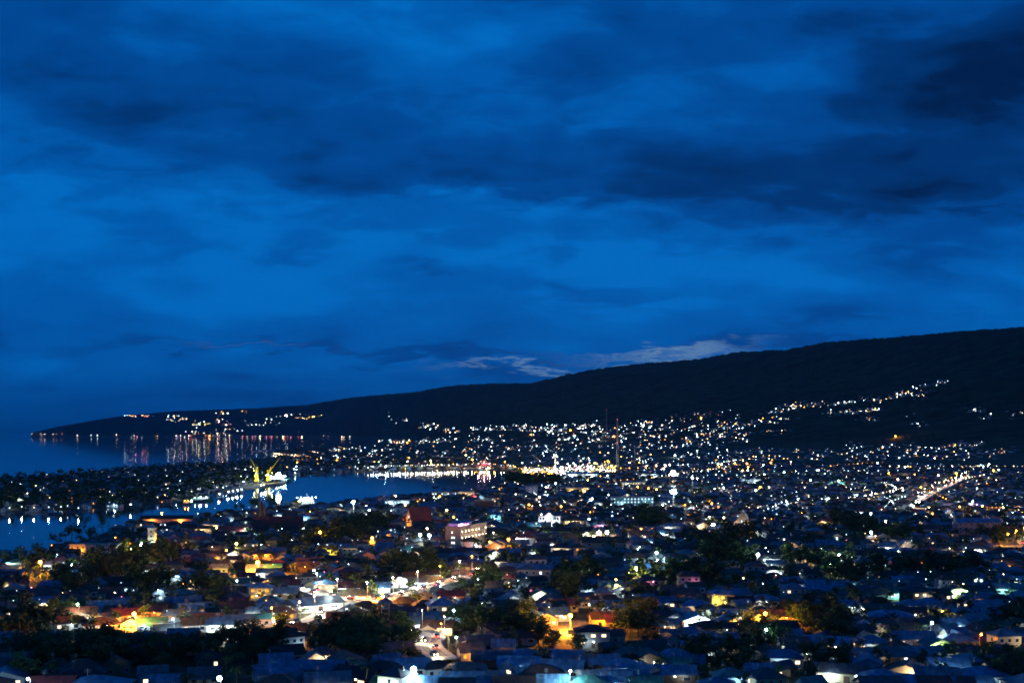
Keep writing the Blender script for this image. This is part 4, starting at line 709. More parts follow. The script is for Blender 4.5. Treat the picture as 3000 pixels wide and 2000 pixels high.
# the hotel with three rows of arches
def hotel():
    C = at(1055, 1257); rot = R(67); L, W, Ht = 45.0, 10.5, 13.2
    cx = C[0] + math.cos(rot) * L / 2 - math.sin(rot) * W / 2; cy = C[1] + math.sin(rot) * L / 2 + math.cos(rot) * W / 2
    root = empty('hotel', (cx, cy, 2.0), rot)
    for k in (-15, 0, 15): foot(cx + math.cos(rot) * k, cy + math.sin(rot) * k, 10)
    mb = MB(); mb.box(-L / 2, L / 2, -W / 2, W / 2, 0, Ht)
    for k in (1, 2, 3): mb.box(-L / 2 - .06, L / 2 + .06, -W / 2 - .14, -W / 2 + .05, k * 3.3 - .15, k * 3.3)
    mb.build('wall', WM['beige'], root)
    mb = MB(); mb.box(-L / 2 - .2, L / 2 + .2, -W / 2 - .2, W / 2 + .2, Ht + .002, Ht + .25)
    for a in ((-L / 2 - .2, L / 2 + .2, -W / 2 - .2, -W / 2), (-L / 2 - .2, L / 2 + .2, W / 2, W / 2 + .2), (-L / 2 - .2, -L / 2, -W / 2, W / 2), (L / 2, L / 2 + .2, -W / 2, W / 2)): mb.box(*a, Ht + .25, Ht + 1.1)
    mb.build('parapet', WM['beige'], root)
    mb = MB(); mb.box(-L / 2 + 3, L / 2 - 20, -W / 2 + 2.5, W / 2 - .6, Ht + .252, Ht + 2.9); mb.build('rooftop_room', WM['grey'], root)
    mb = MB(); mb.at(-L / 2 + 14, .9, Ht - .2); add_hip(mb, 22, 8, 3.1, 1.6, .8); mb.build('rooftop_canopy', RM['blue'], root)
    mb = MB(); mb.at(L / 2 - 9, 0, Ht + .25); add_gable(mb, 16, W - 1, .35, 1.5, .2); mb.build('roof', RM['maroon'], root)
    for k in range(9):
        mb = MB(); mb.ball(-L / 2 + .3 + k * 1.9, -W / 2 + .5, Ht + 1.7, .22); mb.build('roof_lamp', BULB['purple' if k % 3 else 'pink'], root)
    for k in (0, 1, 2): point('lamp_light', (-L / 2 + 1.0 + k * 5, -W / 2 + 1.2, Ht + 2.1), PURP, 90 * LP, .3, root)
    point('lamp_light', (-L / 2 + .4, 1.5, Ht + 2.2), PURP, 80 * LP, .3, root)
    point('lamp_light', (-L / 2 + 8, -W / 2 + 1.2, Ht + 2.3), WHITE, 150 * LP, .3, root)
    n = 8
    for f in range(3):
        for c in range(n):
            if f == 2 and c == 6: continue
            x = -L / 2 + (c + .5) * L / n; z0 = .5 + f * 4.1; aw = 1.75; ah = 1.55
            pts = [(x - aw, z0), (x - aw, z0 + ah)] + [(x - aw * math.cos(t), z0 + ah + aw * math.sin(t)) for t in [PI * k / 10 for k in range(1, 10)]] + [(x + aw, z0 + ah), (x + aw, z0)]
            mb = MB(); inner = [(x + (px - x) * .84, z0 + (pz - z0) * .92) for px, pz in pts]
            for i in range(len(pts) - 1):
                a, b, c2, d2 = pts[i], pts[i + 1], inner[i + 1], inner[i]
                mb.put([(a[0], -W / 2 - .002, a[1]), (b[0], -W / 2 - .002, b[1]), (c2[0], -W / 2 - .002, c2[1]), (d2[0], -W / 2 - .002, d2[1]), (a[0], -W / 2 - .45, a[1]), (b[0], -W / 2 - .45, b[1]), (c2[0], -W / 2 - .45, c2[1]), (d2[0], -W / 2 - .45, d2[1])],
                       [(4, 5, 6, 7), (0, 4, 7, 3), (1, 2, 6, 5), (3, 7, 6, 2), (0, 1, 5, 4)])
            fr = mb.build('arch', WM['cream'], root)
            mb = MB(); win(mb, x, z0 + .15, 1.9, 2.0, -W / 2); mb.build('window', [TRIM, DARKGLASS], root)
            if f > 0:
                mb = MB(); mb.ball(x, -W / 2 - .75, z0 + ah + .2, .2); mb.build('wall_lamp', BULB['warm'], root)
                point('lamp_light', (x, -W / 2 - 1.0, z0 + ah), (1, .68, .44), (40 + 110 * random.random()) * LP, .25, root)
    for f, nn in ((0, 2), (1, 2), (2, 1)):
        for q in range(nn):
            mb = MB(); win(mb, .3 - q * 1.6, 2.4 + f * 3.5, 1.0, 1.5, -L / 2, -1, 'x'); mb.build('window', [TRIM, PANE['white']], root)
    mb = MB(); mb.box(-1.2, 1.2, -W / 2 - .08, -W / 2, 0, 2.4); 
    tag(root, 'beige hotel with rows of lit arches and purple lamps along its roof', 'hotel')
hotel()

def steep_hall(name, u, v, w, d, wallh, rise, deg, roofm, wall, label, tower=None, lit=0, lcol='warm', ridge='y', ov=.8):
    rot = R(deg); x, y, _ = at(u, v); root = empty(name, (x, y, 2.0), rot); foot(x, y, max(w, d) * .5)
    wb = MB(); rb = MB()
    if ridge == 'y':   # the gable looks at the viewer
        add_walls(wb, d, w, wallh, rise, along='y'); add_gable(rb, d, w, wallh, rise, ov, along='y')
    else:
        add_walls(wb, w, d, wallh, rise); add_gable(rb, w, d, wallh, rise, ov)
    wb.build('wall', WM[wall], root); rb.build('roof', RM[roofm], root)
    fy = -d / 2
    if ridge == 'y':
        for dx in (-w * .22, 0, w * .22):
            m = MB(); win(m, dx, 1.4, 1.2, 2.6, fy); m.build('window', [TRIM, DARKGLASS], root)
        m = MB(); win(m, 0, wallh + rise * .2, 1.6, 2.4, fy); m.build('gable_window', [TRIM, PANE['cool']], root)
        m = MB(); m.box(-w * .36, -w * .36 + 1.6, fy - .08, fy, 0, 2.5); m.build('door', WOODM, root)
    else:
        for k in range(6):
            m = MB(); win(m, -w / 2 + (k + .5) * w / 6, 1.2, 1.3, 2.2, fy); m.build('window', [TRIM, DARKGLASS], root)
        for s in (-1, 1):
            m = MB(); win(m, 0, wallh * .6, 1.3, rise * .5, s * w / 2, s, 'x'); m.build('gable_window', [TRIM, DARKGLASS], root)
        m = MB(); m.box(w / 2, w / 2 + .08, -1, 1, 0, 2.6); m.build('door', WOODM, root)
    if tower: tower(root)
    if lit: 
        for (lx, ly, lz, p) in lit: m = MB(); m.ball(lx, ly, lz, .22); m.build('wall_lamp', BULB[lcol], root); point('lamp_light', (lx, ly - .8, lz), COLS[lcol], p * LP, .3, root)
    tag(root, label, 'church'); return root
def spire(root):
    m = MB(); T = (-13.5, 3.0)
    prof = [(2.9, 0), (3.4, 9), (3.3, 15), (2.6, 19), (1.5, 22), (.5, 24.5)]
    for (r1, z1), (r2, z2) in zip(prof, prof[1:]): m.bar((T[0], T[1], z1), (T[0], T[1], z2), r1, 0, 8, r2)
    t = m.build('tower', RM['brown'], root); m = MB(); m.bar((T[0], T[1], 24.5), (T[0], T[1], 27), .12); m.bar((T[0] - .8, T[1], 26), (T[0] + .8, T[1], 26), .12); m.build('cross', STEEL, t)
steep_hall('church', 640, 1222, 36, 15, 3.5, 9, 6, 'maroon', 'cream', 'long church with a steep dark red roof and tapering brown spire', spire, [(19.5, -2, 3.2, 700)], 'white', 'x', 1.2)
def porch(root):
    m = MB(); m.at(-6.5, -7, 0); add_walls(m, 8, 5, 2.5, 4, along='y'); m.build('side_chapel', WM['pink'], root); m = MB(); m.at(-6.5, -7, 0); add_gable(m, 8, 5, 2.5, 4, .4, along='y'); m.build('side_roof', RM['maroon'], root)
steep_hall('church', 962, 1206, 12, 20, 3.5, 12, -52, 'red', 'pink', 'steep red roofed church with a tall pink lit gable', porch, [(-1, -12.5, 2.5, 900), (-9, -13, 3, 500)], 'orange', 'y', .8)
steep_hall('chapel', 1706, 1212, 15, 16, 2.6, 12, -14, 'grey blue', 'beige', 'tall triangular chapel with a pale gable and blue steel roof', None, [(5.5, -9.5, 2.6, 700), (-5, -9.4, 2.6, 350)], 'warm', 'y', 1.4)

# white mansion with pediment and columns
def mansion():
    x, y, _ = at(1263, 1207); root = empty('mansion', (x, y + 6, 2.0), R(-6)); foot(x, y + 6, 13)
    m = MB(); m.box(-9, 9, -5, 5, 0, 8.4); m.box(-3.6, 3.6, -6.4, -5, 7.0, 8.4); m.build('wall', WM['white'], root)
    m = MB(); add_hip(m, 18, 10, 8.45, 2.0, .8); m.build('roof', RM['maroon'], root)
    m = MB(); m.prism_y([(-4.2, 8.42), (4.2, 8.42), (0, 11.2)], -6.7, -3.5); m.build('pediment', WM['white'], root)
    for dx in (-3.2, -1.1, 1.1, 3.2):
        m = MB(); m.bar((dx, -6.05, .2), (dx, -6.05, 7.0), .33, 0, 10); m.box(dx - .45, dx + .45, -6.4, -5.7, 0, .2); m.build('column', WM['white'], root)
    for f in (0, 1):
        for dx in (-7.2, -5, 5, 7.2):
            m = MB(); win(m, dx, 1.0 + f * 4, 1.3, 2.0, -5); m.build('window', [TRIM, DARKGLASS], root)
    m = MB(); win(m, 0, .2, 1.8, 3.0, -5); m.build('door', [TRIM, PANE['warm']], root)
    for dx, dy, dz, p in ((-8, -8, 1.2, 1100), (0, -9.5, 1.2, 1500), (8, -8, 1.2, 1100), (0, -7.4, 9.2, 500), (-6.5, -6.2, 9.6, 300)):
        m = MB(); m.ball(dx, dy + .6, dz, .3); m.build('floodlight', BULB['white'], root); point('lamp_light', (dx, dy, dz), (.9, .88, 1.0), p * LP * .45, .3, root)
    tag(root, 'floodlit white mansion with a columned porch and small pediment', 'house')
mansion()
block('school', 2250, 1228, 33, 12, 3, 8, -2, 'grey', 'dark three storey school with a long blue roof and blank window openings', roof='gable', roofm='blue')
block('office_block', 1455, 1163, 44, 14, 3, 12, 4, 'teal', 'pale blue office block with rows of lit white windows and flat roof', lit='cool', frac=.75, light=500, lcol='cool')
block('apartment_block', 1223, 1141, 13, 10, 4, 3, 10, 'white', 'narrow white four storey apartment block near the bay trees', light=200)
block('warehouse', 1327, 1132, 30, 12, 2, 7, 0, 'yellow', 'flat yellow building with small dark windows and lit forecourt', light=900, lcol='warm')
block('hall', 232, 1278, 19, 11, 2, 2, 3, 'white', 'pale blank walled hall with orange lit annex beside the shore grove', fh=3.4, light=0)
block('annex', 178, 1275, 10, 9, 2, 3, 3, 'beige', 'small annex with three tall windows lit orange from below', fh=3.2, light=600, lcol='orange')
block('town_house', 487, 1225, 14, 9, 2, 5, 6, 'cream', 'cream two storey building with flat roof and a row of windows', light=1000, lcol='warm')
block('office_block', 787, 1202, 27, 10, 2, 6, 2, 'grey', 'plain pale grey block behind the tall trees above the orange tree')
block('bell_tower', 347, 1258, 4.6, 4.6, 4, 1, 4, 'cream', 'slim white lit tower standing over the bright yellow houses', 'tower', light=600, side_cols=1)
block('market_hall', 1120, 1160, 17, 12, 2, 5, 4, 'white', 'white market hall with brightly lit upper front beneath the bay', lit='warm', frac=.8, light=1300, lcol='warm')
block('apartment_block', 1112, 1172, 20, 12, 3, 6, -4, 'wood', 'brown open fronted three storey block with pale balcony lines')
block('shop_house', 912, 1164, 26, 12, 2, 8, 4, 'white', 'white waterfront shop house with cool lit window strip', lit='cool', frac=.8, light=1000, lcol='cool')
block('shop_house', 1070, 1142, 20, 10, 2, 5, 0, 'cream', 'cream waterfront shop house left of the lit market hall', lit='warm', frac=.5, light=500, lcol='warm')
block('shop_house', 1012, 1143, 22, 10, 2, 6, 0, 'grey', 'grey waterfront shop house with dim strip of lamps', lit='white', frac=.3, light=200)
block('hangar', 1385, 1266, 27, 14, 2, 3, 2, 'beige', 'wide olive hangar with a low gabled roof in warm lamplight', roof='gable', roofm='olive', fh=3.0)
block('villa', 1226, 1336, 18, 11, 2, 5, -8, 'grey', 'two storey grey blue villa with one bright lit window', roof='hip', roofm='blue', lit='white', frac=.2)
block('shed', 381, 1204, 44, 10, 1, 8, 2, 'pink', 'long low waterside shed with red front and orange lit end', roof='gable', roofm='dark', fh=5, light=1800, lcol='orange')
block('shop_house', 1725, 1110, 30, 14, 2, 6, 0, 'white', 'white lit shop house beside the stadium floodlight', lit='cool', frac=.6, light=1600, lcol='cool')
block('school', 1455, 1118, 34, 14, 2, 9, 0, 'cream', 'low cream school with a dotted row of lit windows', lit='warm', frac=.7, light=700)
block('shopping_centre', 1335, 1096, 60, 26, 2, 10, 0, 'grey', 'wide shopping centre with magenta lit canopy by the market street', lit='white', frac=.9, roof='gable', roofm='blue', light=16000, lcol='white')
block('shopping_centre', 1248, 1094, 46, 22, 2, 9, -4, 'yellow', 'golden lit shopping hall on the corner of the bay', lit='yellow', frac=.9, light=16000, lcol='orange')
block('public_hall', 1490, 1098, 34, 18, 2, 6, 0, 'white', 'white windowed hall behind the stadium floodlight', light=1500)

# ------------------------------------------------------------------ masts, towers, cranes, boats
def lattice(mb, x, y, z0, z1, r0, r1, n, m=0, t=.12):
    for s in range(4):
        a = PI / 4 + s * PI / 2; mb.bar((x + r0 * math.cos(a), y + r0 * math.sin(a), z0), (x + r1 * math.cos(a), y + r1 * math.sin(a), z1), t, m, 4)
    for k in range(n):
        ta, tb = k / n, (k + 1) / n; ra, rb = r0 + (r1 - r0) * ta, r0 + (r1 - r0) * tb; za, zb = z0 + (z1 - z0) * ta, z0 + (z1 - z0) * tb
        for s in range(4):
            a = PI / 4 + s * PI / 2; b = a + PI / 2
            mb.bar((x + ra * math.cos(a), y + ra * math.sin(a), za), (x + rb * math.cos(b), y + rb * math.sin(b), zb), t * .6, m, 3)
            mb.bar((x + rb * math.cos(a), y + rb * math.sin(a), zb), (x + rb * math.cos(b), y + rb * math.sin(b), zb), t * .6, m, 3)
def mast(u, vtop, d, r, label, lamps=(1.0,)):
    x = (u - UC) / F * d; z0 = gz(x, d); zt = H - (vtop - VH) / F * d; root = empty('radio_mast', (x, d, z0 - 1), 0)
    m = MB(); lattice(m, 0, 0, 0, zt - z0, r, r * .3, 14, 0, .18 + d * .00006); m.build('lattice', STEEL, root)
    m = MB(); m.bar((0, 0, zt - z0), (0, 0, zt - z0 + 5), .2); m.build('antenna', STEEL, root)
    for f in lamps: m = MB(); m.ball(0, 0, (zt - z0) * f + .5, .16 + d * .00006); m.build('warning_lamp', BULB['red'], root)
    tag(root, label, 'mast')
mast(1393, 940, 5200, 5, 'thin radio mast with a red top lamp standing highest before the hill')
mast(1418, 962, 2300, 3, 'tall lattice mast with faint red lamps rising from the town centre', (1.0, .55))
mast(1458, 1030, 2500, 2, 'short radio mast behind the bright market strip', ())
def water_tower():
    x, y, _ = at(885, 1436); root = empty('water_tower', (x, y, 2.0), R(8)); foot(x, y, 3)
    m = MB()
    for sx in (-1.5, 1.5):
        for sy in (-1.5, 1.5): m.bar((sx, sy, 0), (sx, sy, 9.5), .16, 0, 6)
    for z in (2.4, 4.8, 7.2):
        for s in (-1.5, 1.5): m.box(-1.5, 1.5, s - .08, s + .08, z, z + .16); m.box(s - .08, s + .08, -1.42, 1.42, z, z + .16)
    m.build('frame', STEEL, root); m = MB(); m.box(-1.75, 1.75, -1.75, 1.75, 6.9, 7.15); m.build('platform', CONC, root)
    m = MB(); m.bar((0, 0, 7.2), (0, 0, 9.2), 1.1, 0, 12); m.build('tank', WM['blue'], root)
    m = MB(); m.at(0, 0, 9.4); add_hip(m, 5.2, 5.2, .15, 1.8, .6); m.build('roof', RM['blue'], root)
    tag(root, 'open framed water tower with a blue pyramid roof', 'tower')
water_tower()
def minaret():
    x, y, _ = at(1275, 1082); root = empty('minaret', (x, y, 2), 0); foot(x, y, 5)
    m = MB(); m.bar((0, 0, 0), (0, 0, 30), 2.1, 0, 10, 1.7); m.build('shaft', WM['white'], root)
    m = MB(); m.bar((0, 0, 30), (0, 0, 32), 3.6, 0, 12); m.build('balcony', WM['white'], root); m = MB(); m.bar((0, 0, 32), (0, 0, 36), 1.4, 0, 10); m.ball(0, 0, 37, 2.0, 0, 10, 6, 1.3); m.build('dome', RM['teal'], root)
    for a in range(4): m = MB(); m.ball(3.3 * math.cos(a * PI / 2 + .7), 3.3 * math.sin(a * PI / 2 + .7), 32.8, .7); m.build('balcony_lamp', BULB['white'], root)
    point('lamp_light', (2.5, -4.5, 33.5), WHITE, 2500 * LP, .4, root); point('lamp_light', (1, -5, 5), ORANGE, 4000 * LP, .4, root)
    tag(root, 'slender white minaret with a lit balcony above the market', 'minaret')
minaret()
def pavilion():
    x, y, _ = at(1112, 1077); y += 6; root = empty('pavilion', (x, y, 2), 0)
    m = MB(); m.box(-16, 16, -8, 8, 0, 1.0); m.build('plinth', CONC, root)
    for k in range(6):
        for s in (-6.5, 6.5): m = MB(); m.bar((-14 + k * 5.6, s, 1), (-14 + k * 5.6, s, 7), .5, 0, 8); m.build('column', WM['white'], root)
    m = MB(); m.at(0, 0, 0); add_hip(m, 30, 15, 7.1, 4, 2.5); m.build('roof', RM['red'], root)
    m = MB(); m.box(-7, 7, -4, 4, 9.5, 14); m.build('lantern', WM['pink'], root); m = MB(); m.at(0, 0, 6.9); add_hip(m, 15, 8, 7.1, 3.5, 1.8); m.build('upper_roof', RM['red'], root)
    m = MB(); m.box(-3, 3, -2, 2, 17, 20.5); m.build('upper_lantern', WM['pink'], root); m = MB(); m.at(0, 0, 13.5); add_hip(m, 7, 5, 7.1, 3, 1); m.build('top_roof', RM['red'], root)
    for dx, dz, c, p in ((-9, 3.5, WARM, 2500), (9, 3.5, WARM, 2500), (0, 15, PINK, 1800), (-12, 12.5, PINK, 1200), (12, 12.5, PINK, 1200)): 
        m = MB(); m.ball(dx, -10, dz, .6); m.build('floodlight', BULB['warm'], root); point('lamp_light', (dx, -11.5, dz), c, p * LP, .5, root)
    tag(root, 'tiered red roofed pavilion lit pink and white on the far waterfront', 'pavilion')
pavilion()
YELLOWP = plain('yellow_paint', (0.75, 0.62, 0.03), 0.5)
def crane(u, v, boom_to, label, post=16):
    x, y, _ = at(u, v); root = empty('harbour_crane', (x, y, 2.0), 0)
    m = MB(); m.box(-4.5, 4.5, -6, 6, .9, 2.4)
    m.build('chassis', RM['blue'], root)
    for sx in (-4, 4):
        for sy in (-4.4, -1.5, 1.5, 4.4): w_ = MB(); w_.bar((sx - .5, sy, .9), (sx + .5, sy, .9), .9, 0, 12); w_.build('wheel', BLACK, root)
    m = MB(); m.bar((0, 0, 2.4), (0, 0, 3.2), 2.6, 0, 16); m.box(-2.6, 2.6, -3, 4.5, 3.2, 6.2); m.build('engine_house', YELLOWP, root)
    m = MB(); m.box(-1.7, -1.4, -1.7, 1.7, 6.2, 5 + post); m.box(1.4, 1.7, -1.7, 1.7, 6.2, 5 + post); m.box(-1.4, 1.4, 1.3, 1.7, 6.2, 5 + post)
    for k in range(5): m.box(-1.4, 1.4, -1.7, -1.3, 6.8 + k * post / 5, 7.8 + k * post / 5)
    m.build('tower', YELLOWP, root)
    m = MB(); m.box(-2.0, 2.0, -4.0, -1.8, 3 + post * .55, 6 + post * .55); m.build('cab', WM['white'], root)
    bx, bz = boom_to; a = (0, 0, 3.5 + post * .8); b = (bx, -4, bz); m = MB()
    for dy in (-.8, .8):
        for dz in (-.8, .8): m.bar((a[0], a[1] + dy, a[2] + dz), (b[0], b[1] + dy * .4, b[2] + dz * .4), .28, 0, 4)
    for k in range(12):
        t, t2 = k / 12, (k + 1) / 12; s1, s2 = (-1 if k % 2 else 1), (1 if k % 2 else -1); q = 1 - .6 * t; q2 = 1 - .6 * t2
        for dz in (-.8, .8): m.bar((a[0] + (b[0] - a[0]) * t, a[1] + (b[1] - a[1]) * t + .8 * s1 * q, a[2] + (b[2] - a[2]) * t + dz * q), (a[0] + (b[0] - a[0]) * t2, a[1] + (b[1] - a[1]) * t2 + .8 * s2 * q2, a[2] + (b[2] - a[2]) * t2 + dz * q2), .16, 0, 3)
    m.build('boom', YELLOWP, root)
    m = MB(); m.bar(b, (b[0], b[1], b[2] - 12), .12); m.bar((0, 1, 5 + post), b, .12); m.build('cable', STEEL, root); m = MB(); m.box(b[0] - .6, b[0] + .6, b[1] - .6, b[1] + .6, b[2] - 13.5, b[2] - 12); m.build('hook_block', YELLOWP, root)
    for lx, ly, lz, p in ((2.6, -6, 6.5, 1500), (-2.6, -6, 12, 1200), (bx * .35, -8, 3.5 + post * .8, 700)):
        point('lamp_light', (lx, ly, lz), (1, .95, .25), p * LP, .4, root); m = MB(); m.ball(lx, ly + 2.5, lz, .4); m.build('work_lamp', BULB['yellow'], root)
    tag(root, label, 'crane', 'yellow cranes on the quay')
crane(590, 1110, (-9, 39), 'yellow harbour crane with its boom leaning away to seaward, nearer the moored boats', 21)
crane(616, 1108, (20, 40), 'yellow harbour crane with its long boom reaching up toward the floodlit deck', 15)
HULLM = plain('hull_paint', (0.10, 0.16, 0.24), 0.5); HULLW = plain('white_hull', (0.65, 0.66, 0.68), 0.45); HULLG = plain('green_hull', (0.05, 0.30, 0.18), 0.5)
def vessel(name, u, v, L, W, rot, hullm, decks, lamps, label, group=None, lp=400, col='white', cat='boat'):
    x, y, _ = at(u, v, 0.0); root = empty(name, (x, y, 0), R(rot)); m = MB()
    st = [(-.5, .8), (-.42, 1), (.2, 1), (.38, .7), (.5, .04)]; hh = 1.2 + L * .045; vs = []
    for t, q in st: vs += [(t * L, -W / 2 * q, hh + (max(t, 0) * L * .05)), (t * L * .96, -W * .32 * q, -.5), (t * L * .96, W * .32 * q, -.5), (t * L, W / 2 * q, hh + max(t, 0) * L * .05)]
    fs = [(4 * i + k, 4 * i + k + 1, 4 * i + 5 + k, 4 * i + 4 + k) for i in range(4) for k in range(3)] + [(0, 4, 7, 3), (4, 8, 11, 7), (8, 12, 15, 11), (12, 16, 19, 15), (0, 3, 2, 1), (16, 17, 18, 19)]
    m.put(vs, fs); m.build('hull', hullm, root)
    z = hh
    for k in range(decks):
        s = 1 - k * .18; m = MB(); m.box(-L * .42 * s, L * .22 * s, -W * .4 * s, W * .4 * s, z, z + 2.3); m.build('cabin', HULLW, root)
        nw = max(2, int(L * .6 * s / 2.2))
        for q in range(nw):
            m = MB(); cx = -L * .4 * s + (q + .5) * L * .6 * s / nw; m.box(cx - .5, cx + .5, -W * .4 * s - .04, -W * .4 * s + .0, z + .9, z + 1.7)
            m.build('cabin_window', PANE[col] if decks > 1 else DARKGLASS, root)
        z += 2.302
    m = MB(); m.bar((-L * .05, 0, z), (-L * .05, 0, z + 3 + L * .08), .12 + L * .002); m.build('mast', STEEL, root)
    for k in range(lamps):
        lx = -L * .4 + (k + .5) * L * .7 / lamps; m = MB(); m.ball(lx, -W * .42, z + .6, .25 + L * .006); m.build('deck_lamp', BULB[col], root); point('lamp_light', (lx, -W * .42 - 1.2, z + .8), COLS[col], lp * LP * .2 / lamps, .4, root)
    tag(root, label, cat, group)
vessel('ferry', 708, 1163, 34, 9, 8, HULLW, 3, 6, 'white three deck ferry blazing with lamps at the near shore', lp=16000, cat='ferry')
vessel('work_barge', 641, 1104, 42, 14, 6, HULLG, 2, 10, 'green hulled work barge under blinding white deck floodlights', lp=160000, cat='barge')
for i, (u, v, L, rot, hm, col) in enumerate([(508, 1143, 16, -70, HULLW, 'white'), (528, 1137, 13, -60, HULLM, 'cool'), (538, 1135, 12, -60, HULLW, 'white'), (549, 1133, 12, -60, HULLM, 'white'), (558, 1131, 12, -60, HULLW, 'cool'), (470, 1150, 18, 10, HULLG, 'white'), (455, 1151, 14, 8, HULLM, 'teal'),
        (583, 1150, 11, 15, HULLM, None), (878, 1095, 14, 30, HULLM, None), (430, 1158, 10, 12, HULLM, 'orange'), (600, 1160, 9, 10, HULLM, None), (120, 1180, 9, 4, HULLM, None), (1000, 1118, 10, -12, HULLM, None)]):
    x, y, _ = at(u, v, 0); lab = ['white moored boat, largest of the row beside the quay point', 'dark moored boat next to the large white boat', 'white moored boat in the middle of the quay row', 'dark moored boat right of the middle white boat', 'white moored boat at the seaward end of the quay row', 'green hulled boat under a string of deck lamps by the river mouth',
        'dark boat with teal lamps behind the green hulled boat', 'unlit dark boat drifting in front of the cranes', 'unlit dark boat anchored alone before the promenade', 'small boat with an orange lamp at the river bank', 'smallest unlit boat between the barge and the near shore', 'unlit small boat moored by the far left bank', 'unlit small boat alone in the open bay'][i]
    vessel('fishing_boat', u, v, L, L * .3, rot, hm, 1, 2 if col else 0, lab, 'boats moored in the harbour', 1500, col or 'white')

# quays and jetty
def slab(name, pts, z0, z1, label, cat, m=CONC):
    P = [at(u, v, 0)[:2] for u, v in pts]; mb = MB(); mb.prism_z(P, z0, z1); o = mb.build(name, m); tag(o, label, cat)
slab('quay', [(470, 1132), (560, 1121), (655, 1112), (660, 1100), (590, 1102), (470, 1118)], -1, 2.3, 'long concrete harbour quay beneath the two cranes', 'quay')
slab('jetty', [(578, 1036.2), (632, 1034), (632, 1036.4), (578, 1037.4)], -1, 2.2, 'thin dark jetty reaching into the open sea', 'jetty')
slab('pier', [(496, 1146), (500, 1133), (512, 1131), (512, 1145)], -1, 1.6, 'short pier beside the large white moored boat', 'pier')

# ------------------------------------------------------------------ street lamps
def make_lamp():
    root = empty('street_lamp', (0, -520, 0)); m = MB(); m.bar((0, 0, 0), (0, 0, 7.2), .11, 0, 6, .07); m.box(-.2, .2, -.2, .2, 0, .25); a = m.build('pole', STEEL, root)
    m = MB(); m.bar((0, 0, 7.1), (0, -1.4, 7.5), .05, 0, 5); b = m.build('arm', STEEL, root)
    m = MB(); m.box(-.16, .16, -1.95, -1.25, 7.42, 7.58); c_ = m.build('lamp_head', STEEL, root); m = MB(); m.ball(0, -1.6, 7.32, .30, 0, 8, 5); d_ = m.build('bulb', BULB['orange'], c_)
    CH[root.name] = [a, b, c_]; CH[c_.name] = [d_]; CH[a.name] = []; CH[b.name] = []; CH[d_.name] = []; return root
LAMP0 = make_lamp(); first_lamp = [True]
def street_lamp(u, v, col, power, size=1.0, desc=None, hz=9.3, base=None, xy=None):
    if xy: x, y = xy; g = base; u, v = uvof(x, y, base + 7.3)
    else: x, y, _ = at(u, v, hz); g = gz(x, y)
    if size > 1.9 and v > 1270: foot(x, y - 4, 4.5)
    if first_lamp[0]: r = LAMP0; first_lamp[0] = False; r.location = (x, y + 1.6, g); b = CH[CH[LAMP0.name][2].name][0]; 
    else: r, out = dup(LAMP0, (x, y + 1.6, g)); b = out['bulb'][0]
    setmat(b, BULB[col]); b.scale = (1, 1, 1)
    if size != 1.0: b.scale = (size, size, size); b.location = (0, 1.6 * (size - 1), -7.32 * (size - 1))
    point('lamp_light', (x, y - .1, g + 6.9 - .35 * size), COLS[col], power * LP, .3)
    bpy.data.objects[-1] if False else None
    name_later(r, desc or (('brilliant ' if size > 2 else '') + {'cool': 'white'}.get(col, col) + ' lamp on a steel pole'), 'street lamp', 'street lamps', u, v)
LAMPS = [(308, 1409, 'orange', 2600, 2.0), (592, 1291, 'orange', 7000, 2.8), (877, 1360, 'orange', 3000, 2.2), (1310, 1413, 'orange', 3600, 2.2), (1758, 1409, 'orange', 1800, 2.0), (92, 1290, 'orange', 1800, 2.4), (1376, 1223, 'warm', 5000, 3.6), (1461, 1303, 'yellow', 1600, 1.8),
 (628, 1421, 'orange', 1600, 1.4), (1042, 1401, 'cool', 260, 1.5), (1760, 1445, 'cool', 300, 1.5), (2141, 1430, 'cool', 500, 1.7), (2254, 1456, 'orange', 200, 1.2), (397, 1421, 'cool', 1100, 1.4), (64, 1558, 'cool', 900, 1.4), (178, 1387, 'green', 900, 1.5), (504, 1557, 'cool', 250, 2.0),
 (1048, 1463, 'teal', 120, 1.2), (543, 1248, 'yellow', 900, 2.0), (520, 1263, 'orange', 700, 1.6), (721, 1309, 'white', 250, 1.6), (544, 1333, 'white', 200, 1.3), (1394, 1222, 'white', 2500, 3.2), (1364, 1232, 'warm', 1500, 2.2), (2000, 1179, 'white', 400, 2.0), (2001, 1222, 'white', 500, 2.2),
 (1955, 1124, 'white', 500, 2.2), (2098, 1162, 'warm', 900, 2.4), (2134, 1165, 'warm', 700, 2.2), (2034, 1197, 'white', 1600, 2.6), (965, 1228, 'white', 900, 2.6), (986, 1229, 'white', 1200, 2.8), (1508, 1269, 'cool', 1600, 2.0), (1510, 1287, 'cool', 1600, 2.0), (1741, 1273, 'white', 1600, 2.4),
 (1928, 1275, 'white', 1800, 2.6), (1640, 1204, 'warm', 900, 2.0), (1636, 1205, 'white', 700, 2.0),
 (950, 1536, 'cool', 2600, 2.4), (1310, 1540, 'white', 1600, 1.2),  (2282, 1080, 'orange', 3000, 4.0), (165, 1297, 'cool', 300, 1.5), (1098, 1330, 'white', 900, 1.6),
 (300, 1262, 'yellow', 1800, 2.6), (325, 1250, 'white', 1800, 2.6), (735, 1222, 'orange', 2200, 2.6), (855, 1235, 'orange', 1600, 2.2), (1168, 1238, 'orange', 1600, 2.0), (1125, 1244, 'orange', 2200, 1.8), (1905, 1295, 'green', 500, 1.6), (1415, 1330, 'yellow', 300, 1.3)]
